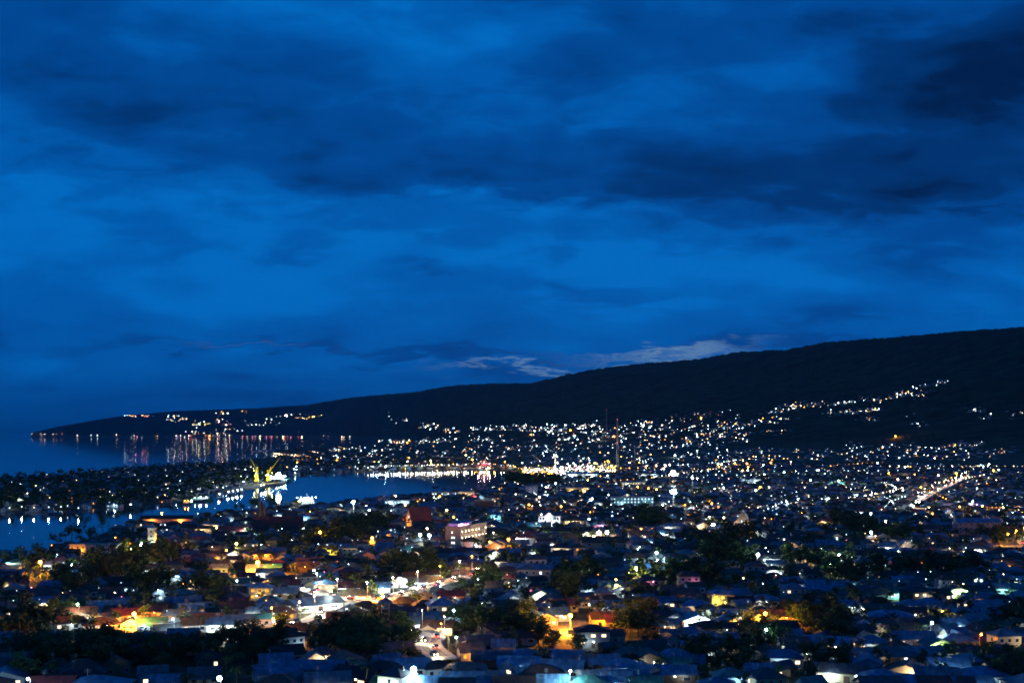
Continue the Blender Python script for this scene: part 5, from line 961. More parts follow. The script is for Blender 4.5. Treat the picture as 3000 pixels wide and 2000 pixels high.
for a in LAMPS:
    a = list(a); a[3] *= 1.6 if a[2] in ('orange', 'warm', 'yellow') else 1.0; a[3] *= .7 if a[1] < 1260 else 4.0 if a[2] == 'orange' and a[4] >= 2 else 1; a[4] *= 1.25 if a[4] > 1.9 else 1; street_lamp(*a)
def floodmast(u, v, h, power, n, col, label, size=1.0, name='floodlight_mast'):
    x, y, _ = at(u, v, 2 + h); root = empty(name, (x, y, gz(x, y))); foot(x, y, 3)
    m = MB(); m.bar((0, 0, 0), (0, 0, h), .45, 0, 8, .25); m.build('pole', STEEL, root); m = MB(); m.box(-.6 * size, .6 * size, -.3, .3, h, h + .3); m.build('crossbar', STEEL, root)
    for k in range(n):
        m = MB(); m.ball((.62 * size * math.cos(k * 2.4) * math.sqrt(k / n)), -.8, h - .2 + .62 * size * math.sin(k * 2.4) * math.sqrt(k / n), .42 * size, 0, 10, 6); m.build('floodlight', BULB[col], root)
    point('lamp_light', (0, -2.5, h - 1), COLS[col], power * LP * .16, .6, root); tag(root, label, 'floodlight')
floodmast(1547, 1128, 18, 130000, 6, 'white', 'tall mast with a blazing cluster of white floodlights over blue roofs', 3.4)
floodmast(1546, 1086, 22, 260000, 7, 'white', 'floodlight mast whose glare is the widest in the town, farther than its twin', 4.6)
floodmast(1528, 1068, 24, 20000, 3, 'warm', 'warmer floodlight mast just behind the widest glare', 2.2)
floodmast(812, 1152, 14, 26000, 5, 'white', 'floodlight mast on the near shore right of the ferry', 2.0)
floodmast(640, 1087, 18, 90000, 6, 'white', 'floodlight mast on the quay over the work barge', 4.5)
floodmast(1275, 1070, 12, 9000, 2, 'warm', 'short floodlight mast beside the minaret', 2.0)
floodmast(1590, 1096, 18, 20000, 3, 'white', 'floodlight mast at the right end of the floodlit blocks', 2.0)

# ------------------------------------------------------------------ cars on the roads
GLASSM = DARKGLASS
def make_car():
    root = empty('car', (0, -540, 0)); m = MB(); m.prism_y([(-2.1, .35), (2.1, .35), (2.15, .8), (1.2, .95), (-1.6, 1.0), (-2.15, .85)], -.85, .85); body = m.build('body', WM['white'], root)
    m = MB(); m.prism_y([(-1.5, .98), (1.05, .95), (.45, 1.45), (-1.1, 1.48)], -.75, .75); cab = m.build('cabin', GLASSM, root); ch = [body, cab]
    for sx in (-1.3, 1.3):
        for sy in (-.86, .86): m = MB(); m.bar((sx, sy - .1, .33), (sx, sy + .1, .33), .33, 0, 10); ch.append(m.build('wheel', BLACK, root))
    for sy in (-.6, .6): m = MB(); m.ball(2.14, sy, .68, .17); ch.append(m.build('headlight', BULB['warm'], root))
    for sy in (-.6, .6): m = MB(); m.ball(-2.14, sy, .72, .12); ch.append(m.build('taillight', BULB['red'], root))
    CH[root.name] = ch
    for q in ch: CH[q.name] = []
    return root
CAR0 = make_car(); usedcar = [False]
CARC = [WM['white'], WM['grey'], plain('dark_car_paint', (.05, .05, .07), .3), plain('red_car_paint', (.4, .04, .04), .3), plain('blue_car_paint', (.05, .10, .3), .3)]
CARN = ['white', 'grey', 'black', 'red', 'blue']
def put_car(x, y, rot, ci, lights=True, where='', z=2.04):
    if not usedcar[0]: r = CAR0; r.location = (x, y, z); r.rotation_euler = (0, 0, rot); usedcar[0] = True; parts = CH[CAR0.name]; body = parts[0]
    else: r, out = dup(CAR0, (x, y, z), rot); body = out['body'][0]
    setmat(body, CARC[ci])
    if lights: point('lamp_light', (x + math.cos(rot) * 4.5, y + math.sin(rot) * 4.5, z + .9), (1, .85, .62), (260 if y < 900 else 1200) * LP, .3)
    u, v = uvof(x, y, z + .7); name_later(r, CARN[ci] + ' car ' + where, 'car', 'cars out at night', u, v)
def traffic(P, n, off, where, rnd, z):
    L = [0]
    for a, b in zip(P, P[1:]): L.append(L[-1] + math.hypot(b[0] - a[0], b[1] - a[1]))
    for k in range(n):
        s = (k + .2 + .6 * rnd.random()) / n * L[-1]; side = 1 if k % 2 else -1
        i = max(j for j in range(len(P) - 1) if L[j] <= s); a, b = P[i], P[i + 1]; t = (s - L[i]) / (L[i + 1] - L[i] + 1e-6)
        dx, dy = b[0] - a[0], b[1] - a[1]; l = math.hypot(dx, dy); x = a[0] + dx * t - dy / l * off * side; y = a[1] + dy * t + dx / l * off * side
        rot = math.atan2(dy, dx) + (PI if side > 0 else 0); put_car(x, y, rot, rnd.randrange(5), True, where, z + .01)
rc = random.Random(5)
traffic(MAIN, 20, 1.8, 'with lamps on the main road', rc, MZ); traffic(SBEND, 5, 1.7, 'with lamps on the bend', rc, BZ); traffic(SIDE, 5, 1.6, 'on the side street', rc, SZ); traffic(DIAG, 16, 1.7, 'on the long diagonal road', rc, DZ); traffic(EDGE, 3, 1.7, 'on the edge road', rc, EZ)
def added_lamps_along(P, step, off, z, pick, desc):  # lamps added along the roads to brighten them in place of traffic trails
    acc = step * .4
    for i, (a, b) in enumerate(zip(P, P[1:])):
        l = math.hypot(b[0] - a[0], b[1] - a[1]); t = acc
        while t < l:
            x, y = a[0] + (b[0] - a[0]) * t / l, a[1] + (b[1] - a[1]) * t / l; nx, ny = -(b[1] - a[1]) / l, (b[0] - a[0]) / l
            s = 1 if ny > 0 else -1; u, v = uvof(x, y, z); col, pw, sz = pick(u, v); street_lamp(0, 0, col, pw, sz, col.replace('cool', 'white') + ' lamp ' + desc, base=z + .1, xy=(x + nx * off * s, y + ny * off * s)); t += step
        acc = t - l
added_lamps_along(MAIN, 24, 4.4, MZ, lambda u, v: ('white', 1150, 1.1) if u < 850 else ('orange' if rc.random() < .6 else 'warm', 2000, 1.2), 'above the main road')
added_lamps_along(SBEND, 15, 4.5, BZ, lambda u, v: ('warm' if v < 1475 else 'orange', 520, .8), 'beside the winding road')
added_lamps_along(SIDE, 18, 3.9, SZ, lambda u, v: ('warm' if u > 660 else 'orange', 1500, 1.1), 'beside the side street')
added_lamps_along(DIAG, 88, 3.6, DZ, lambda u, v: ('warm' if rc.random() < .6 else 'orange', 4200, 1.3), 'on the long diagonal road')
added_lamps_along(EDGE, 30, 4.4, EZ, lambda u, v: ('orange', 1700, 1.5), 'on the edge road')
cx, cy, _ = at(1313, 1455); put_car(cx, cy, R(20), 2, False, 'parked unlit in the sandy yard')
foot(at(1316, 1441)[0], at(1316, 1441)[1], 11); foot(at(1316, 1452)[0], at(1316, 1452)[1], 10); foot(at(590, 1452)[0], at(590, 1452)[1], 9); foot(at(1316, 1466)[0], at(1316, 1466)[1], 8)
# ------------------------------------------------------------------ fill the town between the houses picked out by hand
rnd = random.Random(11)
occ = {}
def reg(x, y, r): occ.setdefault((int(x // 40), int(y // 40)), []).append((x, y, r))
def free(x, y, r):
    i, j = int(x // 40), int(y // 40)
    for a in (i - 1, i, i + 1):
        for b in (j - 1, j, j + 1):
            for (px, py, pr) in occ.get((a, b), ()):
                if (px - x) ** 2 + (py - y) ** 2 < (pr + r) ** 2: return False
    return True
for x, y, r in LANDMARK_FOOT: reg(x, y, r + 3)
kept = []
for t in HOUSES:
    t = list(t)
    if t[13] < 1340: t[2] *= .74; t[3] *= .8
    elif t[2] > 13: t[2] *= .84; t[3] *= .88
    if t[13] > 1340 and not t[8] and rnd.random() < .28: t[8] = rnd.choice(['white', 'cool', 'warm', 'white']); t[9] = 40 + 90 * rnd.random()
    if not near_road(t[0], t[1], t[3] * .35 + 1) and all((t[0] - fx) ** 2 + (t[1] - fy) ** 2 > fr * fr * 1.1 for fx, fy, fr in LANDMARK_FOOT): reg(t[0], t[1], t[2] * .42); kept.append(t)
HOUSES = kept
ROOFK = ['blue'] * 7 + ['grey blue'] * 4 + ['slate'] * 6 + ['maroon'] * 5 + ['brown'] * 6 + ['teal'] * 1 + ['rusty'] * 4 + ['dark'] * 8 + ['red']
WALLK = ['white'] * 5 + ['grey'] * 4 + ['cream'] * 3 + ['beige'] * 2 + ['pink', 'teal', 'blue', 'wood', 'wood']
KINDS = ['gabled'] * 5 + ['front gabled'] * 3 + ['hipped'] * 5 + ['two storey'] * 1 + ['winged'] * 3 + ['verandah'] * 2
TREESPOT = []
def pick_light(r, far):
    q = r.random()
    col = 'cool' if q < .30 else 'white' if q < .60 else 'warm' if q < .79 else 'orange' if q < .93 else r.choice(['yellow', 'green', 'teal', 'pink'])
    return col
y = 330.0
while y < 2700:
    cell = 12.5 if y < 560 else 14.5 if y < 700 else 16.5 if y < 1400 else 20
    xw = (2352 / 2 + 60) / F * y; x = -xw + rnd.random() * cell
    while x < xw:
        px = x + (rnd.random() - .5) * cell * .5; py = y + (rnd.random() - .5) * cell * .5; u, v = uvof(px, py, 2.0)
        if 1100 < v < 1700 or (v > 1068 and land(u, v) > 2.0): 
            ok = land(u, v) > 3.0 * (1 if v > 1200 else .7) and not near_road(px, py, 4.2)
            if ok and py < np.interp(u, _cu, _cd[:, 0]) - 20:
                if in_grove(u, v + 3): TREESPOT.append((px, py, 1))
                elif u < 640 and v < 1175 and rnd.random() < .45: TREESPOT.append((px, py, 1))
                elif rnd.random() < (.74 if y < 1400 else .66) - .35 * (float(vnoise(np.array([px / 60]), np.array([py / 80]))[0]) < .3):
                    w = (7.5 if y < 560 else 8.5) + 5.5 * rnd.random() ** 1.5
                    if free(px, py, w * .44):
                        reg(px, py, w * .44); far = y > 520
                        lit = None; p = 0
                        if rnd.random() < (.42 if y < 560 else .34 if y < 1300 else .24): lit = pick_light(rnd, far); p = 50 + 420 * rnd.random() ** 2.2
                        if u < 640 and v < 1178 and float(vnoise(np.array([px / 70]), np.array([py / 110]))[0]) < .5: lit = None; p = 0
                        base = 14 * math.sin(px * .004 + 1.3) + 8 * math.sin(py * .006); deg = base + rnd.choice([0, 0, 0, 90 if y > 700 else 12, -8, 8]) + rnd.uniform(-6, 6)
                        HOUSES.append([px, py, w, w * rnd.uniform(.62, .85), rnd.choice(KINDS), rnd.choice(ROOFK), rnd.choice(WALLK), deg, lit, p, rnd.uniform(.9, 1.12), None, u, v, .3])
                    elif free(px, py, 1.5) and rnd.random() < .9: TREESPOT.append((px, py, 0)); reg(px, py, 1.5)
                elif free(px, py, 2.5): TREESPOT.append((px, py, 0)); reg(px, py, 2.0)
        x += cell
    y += cell * .92
# a few trees squeezed between houses near the viewer
for _ in range(900):
    py = rnd.uniform(345, 1100); px = rnd.uniform(-.48, .48) * py; u, v = uvof(px, py, 2)
    if land(u, v) > 3 and not near_road(px, py, 3.5) and free(px, py, 1.6): reg(px, py, 1.2); TREESPOT.append((px, py, 0))

SIZES = {'two storey': 1.5}
HOUSES.sort(key=lambda t: t[1] / (t[2] * SIZES.get(t[4], 1.0)))
def near_enough(t): return -140 < t[12] < 2490
near = [t for t in HOUSES if -5 < t[12] < 2357 and t[1] < 720][:298]; ids = {id(t) for t in near}; rest = [t for t in HOUSES if id(t) not in ids]
def size_word(w): return 'small ' if w < 9.5 else 'large ' if w > 15 else ''
RW = {'blue': 'blue', 'grey blue': 'blue grey', 'slate': 'slate', 'maroon': 'maroon', 'brown': 'brown', 'teal': 'teal', 'rusty': 'rusty', 'dark': 'dark', 'red': 'red', 'olive': 'olive', 'pink': 'mauve'}
nlights = [0]
for t in near:
    x, y, w, d, kind, roof, wall, deg, lit, pw, hs, label, u, v, wf = t
    if kind in FREE: r = FREE.pop(kind); parts = {}; [parts.setdefault(c.name.split('.')[0], []).append(c) for c in CH[r.name]]; r.location = (x, y, gz(x, y)); r.rotation_euler = (0, 0, R(deg))
    else: r, parts = dup(PROTO[kind], (x, y, gz(x, y)), R(deg))
    if kind == 'front gabled': r.scale = (w / 10, d / 8, hs)
    else: r.scale = (w / 10, d / 8, hs)
    setmat(parts['roof'][0], RM[roof]); setmat(parts['wall'][0], WM[wall])
    rr = random.Random(int(x * 13 + y * 7)); pc = PANE[lit or 'warm'] if lit in ('warm', 'yellow', 'orange') or not lit else PANE[rr.choice(['white', 'warm'])]
    for wd in parts['window']:
        if rr.random() < (.5 if lit else .13): setmat(wd, pc if lit else PANE['warm'], 1)
        else: setmat(wd, DARKGLASS, 1)
    pl = parts['porch_lamp'][0]
    if lit:
        setmat(pl, BULB[lit]); k = 1
        big = pw > 500
        lx = rr.uniform(-.3, .3) * w
        ly = -d / 2 * (1.0 if kind != 'winged' else .6) - 1.8
        a, s = math.cos(R(deg)), math.sin(R(deg))
        for q in ((-.28, .28) if big else (lx / w,)):
            point('lamp_light', (x + a * q * w - s * ly, y + s * q * w + a * ly, gz(x, y) + 2.5 * hs), COLS[lit], pw * LP * (1.0 if not big else .8), .2); nlights[0] += 1
        pl.location = (.6 * (rr.random() - .5) * 3, 0, 0)
    else: setmat(pl, DARKGLASS)
    desc = size_word(w) + RW[roof] + ' ' + {'two storey': 'two-storey', 'front gabled': 'gable-fronted', 'verandah': 'verandah'}.get(kind, kind) + ' house' + (' lit ' + {'cool': 'white'}.get(lit, lit) if lit else '')
    skip = None
    name_later(r, desc, 'house', 'houses of the hillside town', u, v, skip)
for k, r in FREE.items():       # shapes no near house uses
    for c in CH[r.name]: bpy.data.objects.remove(c)
    bpy.data.objects.remove(r)

# ------------------------------------------------------------------ the rest of the houses as one mass
mats = []; MI = {}
def midx(m):
    if m.name not in MI: MI[m.name] = len(mats); mats.append(m)
    return MI[m.name]
hb = MB(); lb = MB(); lmats = []; LI = {}
gd = random.Random(99)
def dot(x, y, z, r, col):
    q = gd.random() * (1 if y < 12000 else .7) + (0 if y < 12000 else .3); lv = 0 if q < .55 else 1 if q < .9 else 2; m = DOTL[(col, lv)]; r *= (.8, .85, .8)[lv]
    if m.name not in LI: LI[m.name] = len(lmats); lmats.append(m)
    lb.T = None; lb.octa(x, y, z, r, LI[m.name])
def mass_house(x, y, z, w, d, kind, roof, wall, deg, lit, hs, r, detail=True):
    hb.at(x, y, z - .6, R(deg)); rm = midx(RM[roof]); wm_ = midx(WM[wall]); h = 3.7 * hs; n0 = len(hb.v)
    if kind == 'two storey': h = 6.6 * hs
    if kind in ('hipped', 'two storey'): hb.box(-w / 2, w / 2, -d / 2, d / 2, 0, h, wm_); add_hip(hb, w, d, h, d * .26, .6, rm)
    elif kind == 'front gabled': add_walls(hb, d, w, h, w * .24, wm_, along='y'); add_gable(hb, d, w, h, w * .24, .5, rm, along='y')
    else: add_walls(hb, w, d, h, d * .27, wm_); add_gable(hb, w, d, h, d * .27, .5, rm)
    if detail:
        for q in (-.32, 0, .32):
            if r.random() < .75:
                zf = 1.5 if kind != 'two storey' or r.random() < .5 else 4.6; on = lit and r.random() < .5
                pm = midx(PANE[lit if lit and on else 'warm']) if on else midx(DARKGLASS); hb.box(q * w - .6, q * w + .6, -d / 2 - .05, -d / 2 + .02, zf, zf + 1.1, pm)
                if r.random() < .6: s = r.choice((-1, 1)); hb.box(s * w / 2 - .05, s * w / 2 + .05, -.5, .6, zf, zf + 1.1, pm)
rest.sort(key=lambda t: t[1]); npl = 0
for t in rest:
    x, y, w, d, kind, roof, wall, deg, lit, pw, hs, label, u, v, wf = t; r = random.Random(int(x * 3 + y)); z = gz(x, y)
    mass_house(x, y, z, w, d, kind, roof, wall, deg, lit, hs, r, y < 1500)
    if lit:
        a, s = math.cos(R(deg)), math.sin(R(deg)); q = r.uniform(-.35, .35); ly = -d / 2 - 1.3
        lx, lyy, lz = x + a * q * w - s * ly, y + s * q * w + a * ly, z + (2.6 if r.random() < .7 else 5.2)
        hand = pw > 0 and v > 1130 and t[2] and pw >= 200
        dot(lx, lyy, lz, .16 + y * .00028 * (1 + .8 * (pw > 500)), lit)
        if (pw > 180 and y < 1500 and npl < 300) or pw > 900:
            npl += 1; point('lamp_light', (lx, lyy - .5, lz + .3), COLS[lit], pw * LP * (1.3 if y > 700 else 1.0), .4)
# small lamps scattered among the houses (doors, alleys, street corners)
for _ in range(850):
    yy = 420 * (2700 / 420) ** rnd.random(); xx = rnd.uniform(-.47, .47) * yy; u, v = uvof(xx, yy, 2)
    if float(vnoise(np.array([xx / 45]), np.array([yy / 90]))[0]) < .5: continue
    if land(u, v) < 2.5 or yy > np.interp(u, _cu, _cd[:, 0]): continue
    if in_grove(u, v) and rnd.random() < .9: continue
    if u < 640 and v < 1178 and rnd.random() < .6: continue
    q = rnd.random(); dot(xx, yy, gz(xx, yy) + 3 + 5 * rnd.random(), .10 + yy * .00030 * (.6 + rnd.random() ** 3 * 1.6), pick_light(rnd, True))

# ------------------------------------------------------------------ lights and houses on the slopes and far shores (u0, v0, u1, v1, spread, how many, colours)
W3 = ['white', 'cool', 'cool', 'white', 'warm', 'warm', 'white', 'orange']; WO = ['warm', 'orange', 'white', 'warm']; OO = ['orange', 'warm', 'orange', 'yellow']
CL = [(75, 996.5, 150, 997.5, 2, 10, WO), (175, 1000, 260, 1000.5, 1.2, 22, W3), (255, 999, 412, 1000.5, 1.5, 70, WO), (235, 955, 300, 954, 2, 12, W3), (300, 956, 345, 954, 3, 22, ['pink', 'warm', 'orange', 'white']), (345, 954, 420, 958, 3, 10, W3),
 (385, 966, 432, 962, 6, 26, W3), (440, 975, 480, 974, 6, 44, ['yellow', 'warm', 'white', 'yellow']), (490, 968, 530, 974, 8, 22, ['warm', 'pink', 'white']), (500, 950, 530, 948, 3, 8, WO), (555, 944, 588, 942, 2, 12, OO), (560, 975, 640, 965, 9, 30, W3), (430, 993, 530, 997, 6, 70, WO),
 (500, 985, 560, 988, 4, 20, W3), (410, 1001, 700, 1002.6, .8, 90, ['orange', 'warm', 'red', 'warm']), (680, 962, 742, 955, 2.5, 40, ['warm', 'yellow', 'orange']), (640, 958, 700, 950, 4, 10, W3), (700, 1002, 830, 1003.3, .8, 22, WO), (888, 945, 900, 968, 3, 6, W3), (900, 972, 945, 962, 3, 8, W3),
 (960, 976, 1055, 990, 7, 80, W3), (1080, 988, 1210, 978, 8, 100, W3), (1200, 990, 1300, 978, 10, 80, W3), (1280, 985, 1500, 985, 14, 190, W3), (1250, 1000, 1500, 1004, 14, 170, W3), (860, 1016, 1160, 1008, 8, 210, ['white', 'warm', 'orange', 'white', 'cool']), (850, 1040, 1200, 1030, 16, 230, ['white', 'warm', 'cool', 'white', 'orange']),
 (1150, 1030, 1500, 1025, 18, 260, W3), (1450, 1000, 1700, 975, 16, 190, W3), (1480, 975, 1560, 962, 8, 36, W3), (1500, 1030, 1720, 1000, 16, 150, W3), (1560, 965, 1700, 940, 6, 36, W3), (1640, 985, 1800, 965, 10, 70, W3), (1600, 1000, 1700, 992, 5, 40, WO), (1745, 952, 1830, 940, 6, 46, W3), (1800, 935, 1890, 930, 6, 44, WO),
 (1750, 972, 1820, 963, 5, 40, ['yellow', 'white', 'warm']), (1760, 990, 1820, 994, 4, 34, WO), (1900, 950, 1980, 945, 6, 30, W3), (1900, 930, 2020, 918, 4, 40, W3), (1985, 945, 2020, 940, 6, 26, W3), (2010, 925, 2060, 912, 4, 12, W3), (2060, 905, 2120, 908, 6, 40, ['white', 'warm', 'orange']), (2090, 892, 2130, 885, 6, 8, W3), (2150, 882, 2180, 878, 6, 12, W3),
 (1990, 962, 2010, 966, 3, 8, WO), (2230, 943, 2260, 945, 5, 8, W3), (2260, 958, 2345, 950, 5, 10, W3), (2070, 960, 2110, 975, 8, 5, W3), (1690, 1015, 1710, 1000, 5, 10, W3), (1580, 1035, 2300, 1040, 9, 190, W3), (1700, 1052, 2330, 1052, 9, 160, W3 + ['orange']), (1920, 1030, 2060, 1024, 6, 40, W3), (2090, 1032, 2180, 1030, 7, 40, W3), (2180, 1026, 2270, 1020, 4, 44, W3), (2290, 1040, 2310, 1043, 3, 8, W3),
 (640, 1052, 850, 1050, 9, 110, W3 + ['orange']), (720, 1036, 860, 1034, 7, 70, W3 + ['orange']), (845, 1060, 1150, 1052, 8, 120, W3 + ['warm', 'yellow', 'orange']),
 (1200, 1060, 1700, 1050, 14, 200, ['white', 'warm', 'cool', 'orange']), (1640, 1056, 1800, 1060, 8, 30, OO)]
us, vs_, inf = [], [], []
g = random.Random(3)
for (u0, v0, u1, v1, sp, n, cols) in CL:
    for k in range(int(n * (1.9 if u1 < 760 and v0 < 998 else .45 if v0 < 1004 and u1 < 720 else .8))):
        t = g.random(); u = u0 + (u1 - u0) * t + g.gauss(0, 3); v = v0 + (v1 - v0) * t + g.gauss(0, sp * .55)
        if n > 30 and v0 > 1003.5 - (u0 > 800) * 60 and float(vnoise(np.array([u / 13]), np.array([v / 4.5]))[0]) < .42: continue
        us.append(u); vs_.append(v); inf.append(cols[g.randrange(len(cols))])
pts = hit(us, vs_); nfar = 0
for p, col in zip(pts, inf):
    if p is None or p[1] > 23500: continue
    x, y, z = p
    if z < 1.0: continue
    w = g.uniform(8, 14) * (1 if y < 12000 else 1.6); mass_house(x, y + 3, z, w, w * .7, g.choice(['gabled', 'hipped', 'front gabled']), g.choice(ROOFK), g.choice(WALLK), g.uniform(-40, 40), None, 1, g, False)
    b = g.random() ** 2.5
    dot(x, y - w * .5, z + 4, (.10 + y * .00021 * (.7 + b * 1.5)) * (1.3 if y < 12000 else 1.15), col)
    for q in range(g.choice((1, 1, 2)) if y < 9000 else 0):   # darker neighbours
        ax, ay = x + g.uniform(-40, 40), y + g.uniform(-60, 60); az = tz(ax, ay)
        if az > 1.5: mass_house(ax, ay, az, g.uniform(8, 13), 8, 'gabled', g.choice(ROOFK), g.choice(WALLK), g.uniform(-40, 40), None, 1, g, False)
tag(hb.build('distant_houses', mats), 'hundreds of small roofs spreading from the town to the slopes', 'houses', kind='stuff')

# lamps of the shore promenade: point lights that mirror in the bay, and the far shore beyond the sea
for k in range(64):
    t = (k + g.random() * .6) / 64; u = 845 + 360 * t; v = np.interp(u, [650, 740, 850, 1000, 1120, 1170, 1205], [1084, 1079, 1073, 1069, 1067.5, 1070, 1078]); x, y, _ = at(u, float(v), 8)
    col = g.choice(['white', 'white', 'warm', 'cool'] if u < 1060 else ['warm', 'white', 'orange', 'warm']); dot(x, y, 8 + g.random() * 3, .5 + .9 * g.random() ** 2, col)
    point('lamp_light', (x, y, 8), COLS[col], 500 * (.3 + 1.7 * g.random() ** 2) * LP, .5)
for (u, v, col, p) in [(1040, 1063, 'orange', 9000), (1120, 1066, 'warm', 8000), (990, 1063, 'yellow', 3000), (870, 1060, 'green', 4500), (1165, 1068, 'orange', 9000), (1180, 1072, 'orange', 9000), (1198, 1076, 'orange', 8000), (935, 1050, 'orange', 5000), (1070, 1045, 'yellow', 4000), (875, 1066, 'white', 8000), (885, 1072, 'white', 5000), (730, 1064, 'yellow', 4000)]:
    x, y, _ = at(u, v, 9); dot(x, y, 9, 1.6, col); point('lamp_light', (x, y - 1, 10), COLS[col], p * .3 * LP, .6)
for k in range(330):
    u = 1200 + 215 * g.random(); v = 1077 + g.gauss(0, 5) + (6 if u < 1300 else 0); x, y, _ = at(u, v, 6); col = g.choice(['warm', 'white', 'orange', 'warm', 'yellow'] if u < 1270 or u > 1350 else ['white', 'warm', 'white', 'pink'])
    dot(x, y, 4 + 8 * g.random(), .7 + 1.6 * g.random() ** 2, col)
    if k % 6 == 0: point('lamp_light', (x, y, 9), COLS[col], 5200 * LP, .6)
for k in range(60):
    t = k / 60; u = 628 + 100 * t; v = 1041 + 9 * t + g.gauss(0, .5); x, y, _ = at(u, v, 5); col = g.choice(['red', 'warm', 'orange', 'warm']) if t < .25 else g.choice(['warm', 'orange']); dot(x, y, 5, 1.7, col)
    if k % 8 == 0: point('lamp_light', (x, y, 6), COLS[col], 2500 * LP, .8)
for k in range(70):   # peninsula and quay lamps
    u = 640 * g.random() ** .7; v = 1068 + 95 * g.random()
    if land(u, v) < 3: continue
    x, y, _ = at(u, v, 6); col = g.choice(W3 + ['orange']); dot(x, y, 6, .5 + .8 * g.random() ** 2, col)
for u, v, col in [(8, 1158, 'white'), (22, 1166, 'white'), (50, 1163, 'white'), (78, 1165, 'warm'), (112, 1164, 'cool'), (140, 1163, 'white'), (180, 1166, 'white'), (300, 1158, 'white'), (386, 1139, 'white'), (405, 1136, 'white'), (372, 1152, 'orange'), (470, 1118, 'white'), (480, 1112, 'white'), (490, 1106, 'warm'), (455, 1122, 'white'), (505, 1108, 'cool'), (440, 1128, 'green'), (520, 1116, 'white'), (560, 1106, 'white'), (492, 1076, 'warm'), (552, 1074, 'warm'), (498, 1086, 'white'), (310, 1090, 'white'), (600, 1114, 'cool'), (606, 1113, 'warm'), (60, 1092, 'white'), (108, 1088, 'white'), (235, 1084, 'white'), (280, 1088, 'white'), (282, 1140, 'white'), (50, 1145, 'orange'), (100, 1120, 'white'), (580, 1068, 'warm')]:
    x, y, _ = at(u, v, 6); dot(x, y, 6, .9, col); point('lamp_light', (x, y - .5, 6.5), COLS[col], 700 * LP, .5)
for u, col, p in [(302, 'white', 5), (315, 'pink', 4), (326, 'cool', 4), (408, 'blue', 6), (424, 'white', 3), (550, 'white', 4), (568, 'warm', 4), (584, 'pink', 6), (596, 'green', 8), (612, 'pink', 6), (624, 'pink', 6), (650, 'pink', 5), (664, 'pink', 6), (575, 'warm', 4), (690, 'pink', 3), (733, 'white', 12), (560, 'cool', 3), (640, 'warm', 5), (715, 'orange', 8), (740, 'white', 4), (790, 'warm', 4), (440, 'warm', 4), (480, 'warm', 3), (520, 'warm', 4), (350, 'warm', 3), (860, 'white', 4)]:
    pass
for u, col, p in [(302, 'white', 5), (315, 'pink', 4), (326, 'cool', 4), (408, 'blue', 6), (424, 'white', 3), (556, 'white', 4), (568, 'warm', 4), (580, 'pink', 6), (596, 'green', 8), (612, 'pink', 6), (624, 'pink', 6), (655, 'pink', 5), (668, 'pink', 6), (733, 'white', 9), (715, 'orange', 8), (790, 'warm', 4), (480, 'warm', 3)]:
    d = 19780 if u < 745 else 17500; x = (u - UC) / F * d; dot(x, d, 16, 5, col); point('lamp_light', (x, d - 12, 20), COLS[col], p * 150 * LP, 6)
for k in range(90):
    yy = g.uniform(800, 2700); xx = g.uniform(-.2, .47) * yy; u, v = uvof(xx, yy, 2)
    if land(u, v) < 3 or in_grove(u, v): continue
    col = g.choice(['orange', 'warm', 'orange', 'white', 'yellow', 'cool', 'warm']); m = DOTL[(col, 2)]
    if m.name not in LI: LI[m.name] = len(lmats); lmats.append(m)
    lb.octa(xx, yy, gz(xx, yy) + 8, .35 + yy * .00042 * g.uniform(.6, 1.3), LI[m.name]); point('lamp_light', (xx, yy - .8, gz(xx, yy) + 8.6), COLS[col], (1400 + yy * 1.2) * LP * .6, .5)
for u, v, col in [(1040, 1065, 'orange'), (990, 1058, 'yellow'), (935, 1018, 'orange'), (1070, 1045, 'yellow'), (1085, 1055, 'orange'), (1160, 1060, 'orange'), (1220, 1000, 'orange'), (1310, 990, 'orange'), (1410, 1005, 'orange'), (1610, 962, 'orange'), (1468, 1062, 'orange'), (1396, 1058, 'orange'), (2056, 1005, 'orange'), (1715, 1064, 'orange'), (1770, 1062, 'orange'), (1705, 1080, 'orange'), (1745, 1118, 'orange'), (2040, 1086, 'orange'), (1860, 1102, 'cool'), (1800, 1084, 'green'), (1925, 1104, 'green'), (1340, 980, 'warm'), (1375, 1012, 'warm'), (1550, 1045, 'white'), (1290, 1072, 'warm')]:
    if v < 1030: pp = hit([u], [v])[0]
    else: pp = at(u, v, 9)
    if pp is None: continue
    m = DOTL[(col, 2)]
    if m.name not in LI: LI[m.name] = len(lmats); lmats.append(m)
    lb.octa(pp[0], pp[1] - 3, pp[2] + (6 if v < 1030 else 0), .4 + pp[1] * .00055, LI[m.name]); point('lamp_light', (pp[0], pp[1] - 6, pp[2] + (8 if v < 1030 else 1)), COLS[col], (3000 + pp[1] * 2.0) * LP, .8)
gs = random.Random(41)
for k in range(26):     # streets that show as strings of lamps between the roofs
    yy = gs.uniform(760, 2500); xx = gs.uniform(-.12, .46) * yy; an = gs.choice([gs.uniform(.9, 1.3), gs.uniform(-.25, .2), gs.uniform(.9, 1.3)]); n = gs.randrange(8, 22); st = gs.uniform(18, 30); col = gs.choice(['warm', 'white', 'orange', 'cool', 'warm']); bend = gs.uniform(-.03, .03)
    for j in range(n):
        xx += math.cos(an) * st; yy += math.sin(an) * st; an += bend; u, v = uvof(xx, yy, 2)
        if land(u, v) < 3 or yy > np.interp(u, _cu, _cd[:, 0]): break
        if gs.random() < .85: dot(xx, yy, gz(xx, yy) + 7, .12 + yy * .00033 * gs.uniform(.6, 1.4), col)
# lamp posts under the lamps nearest the bay are thinner than the picture can show; the lamps themselves are one mass
tag(lb.build('distant_lamps', lmats), 'countless lamps glittering over the far town, shores and slopes', 'lamps', kind='stuff')

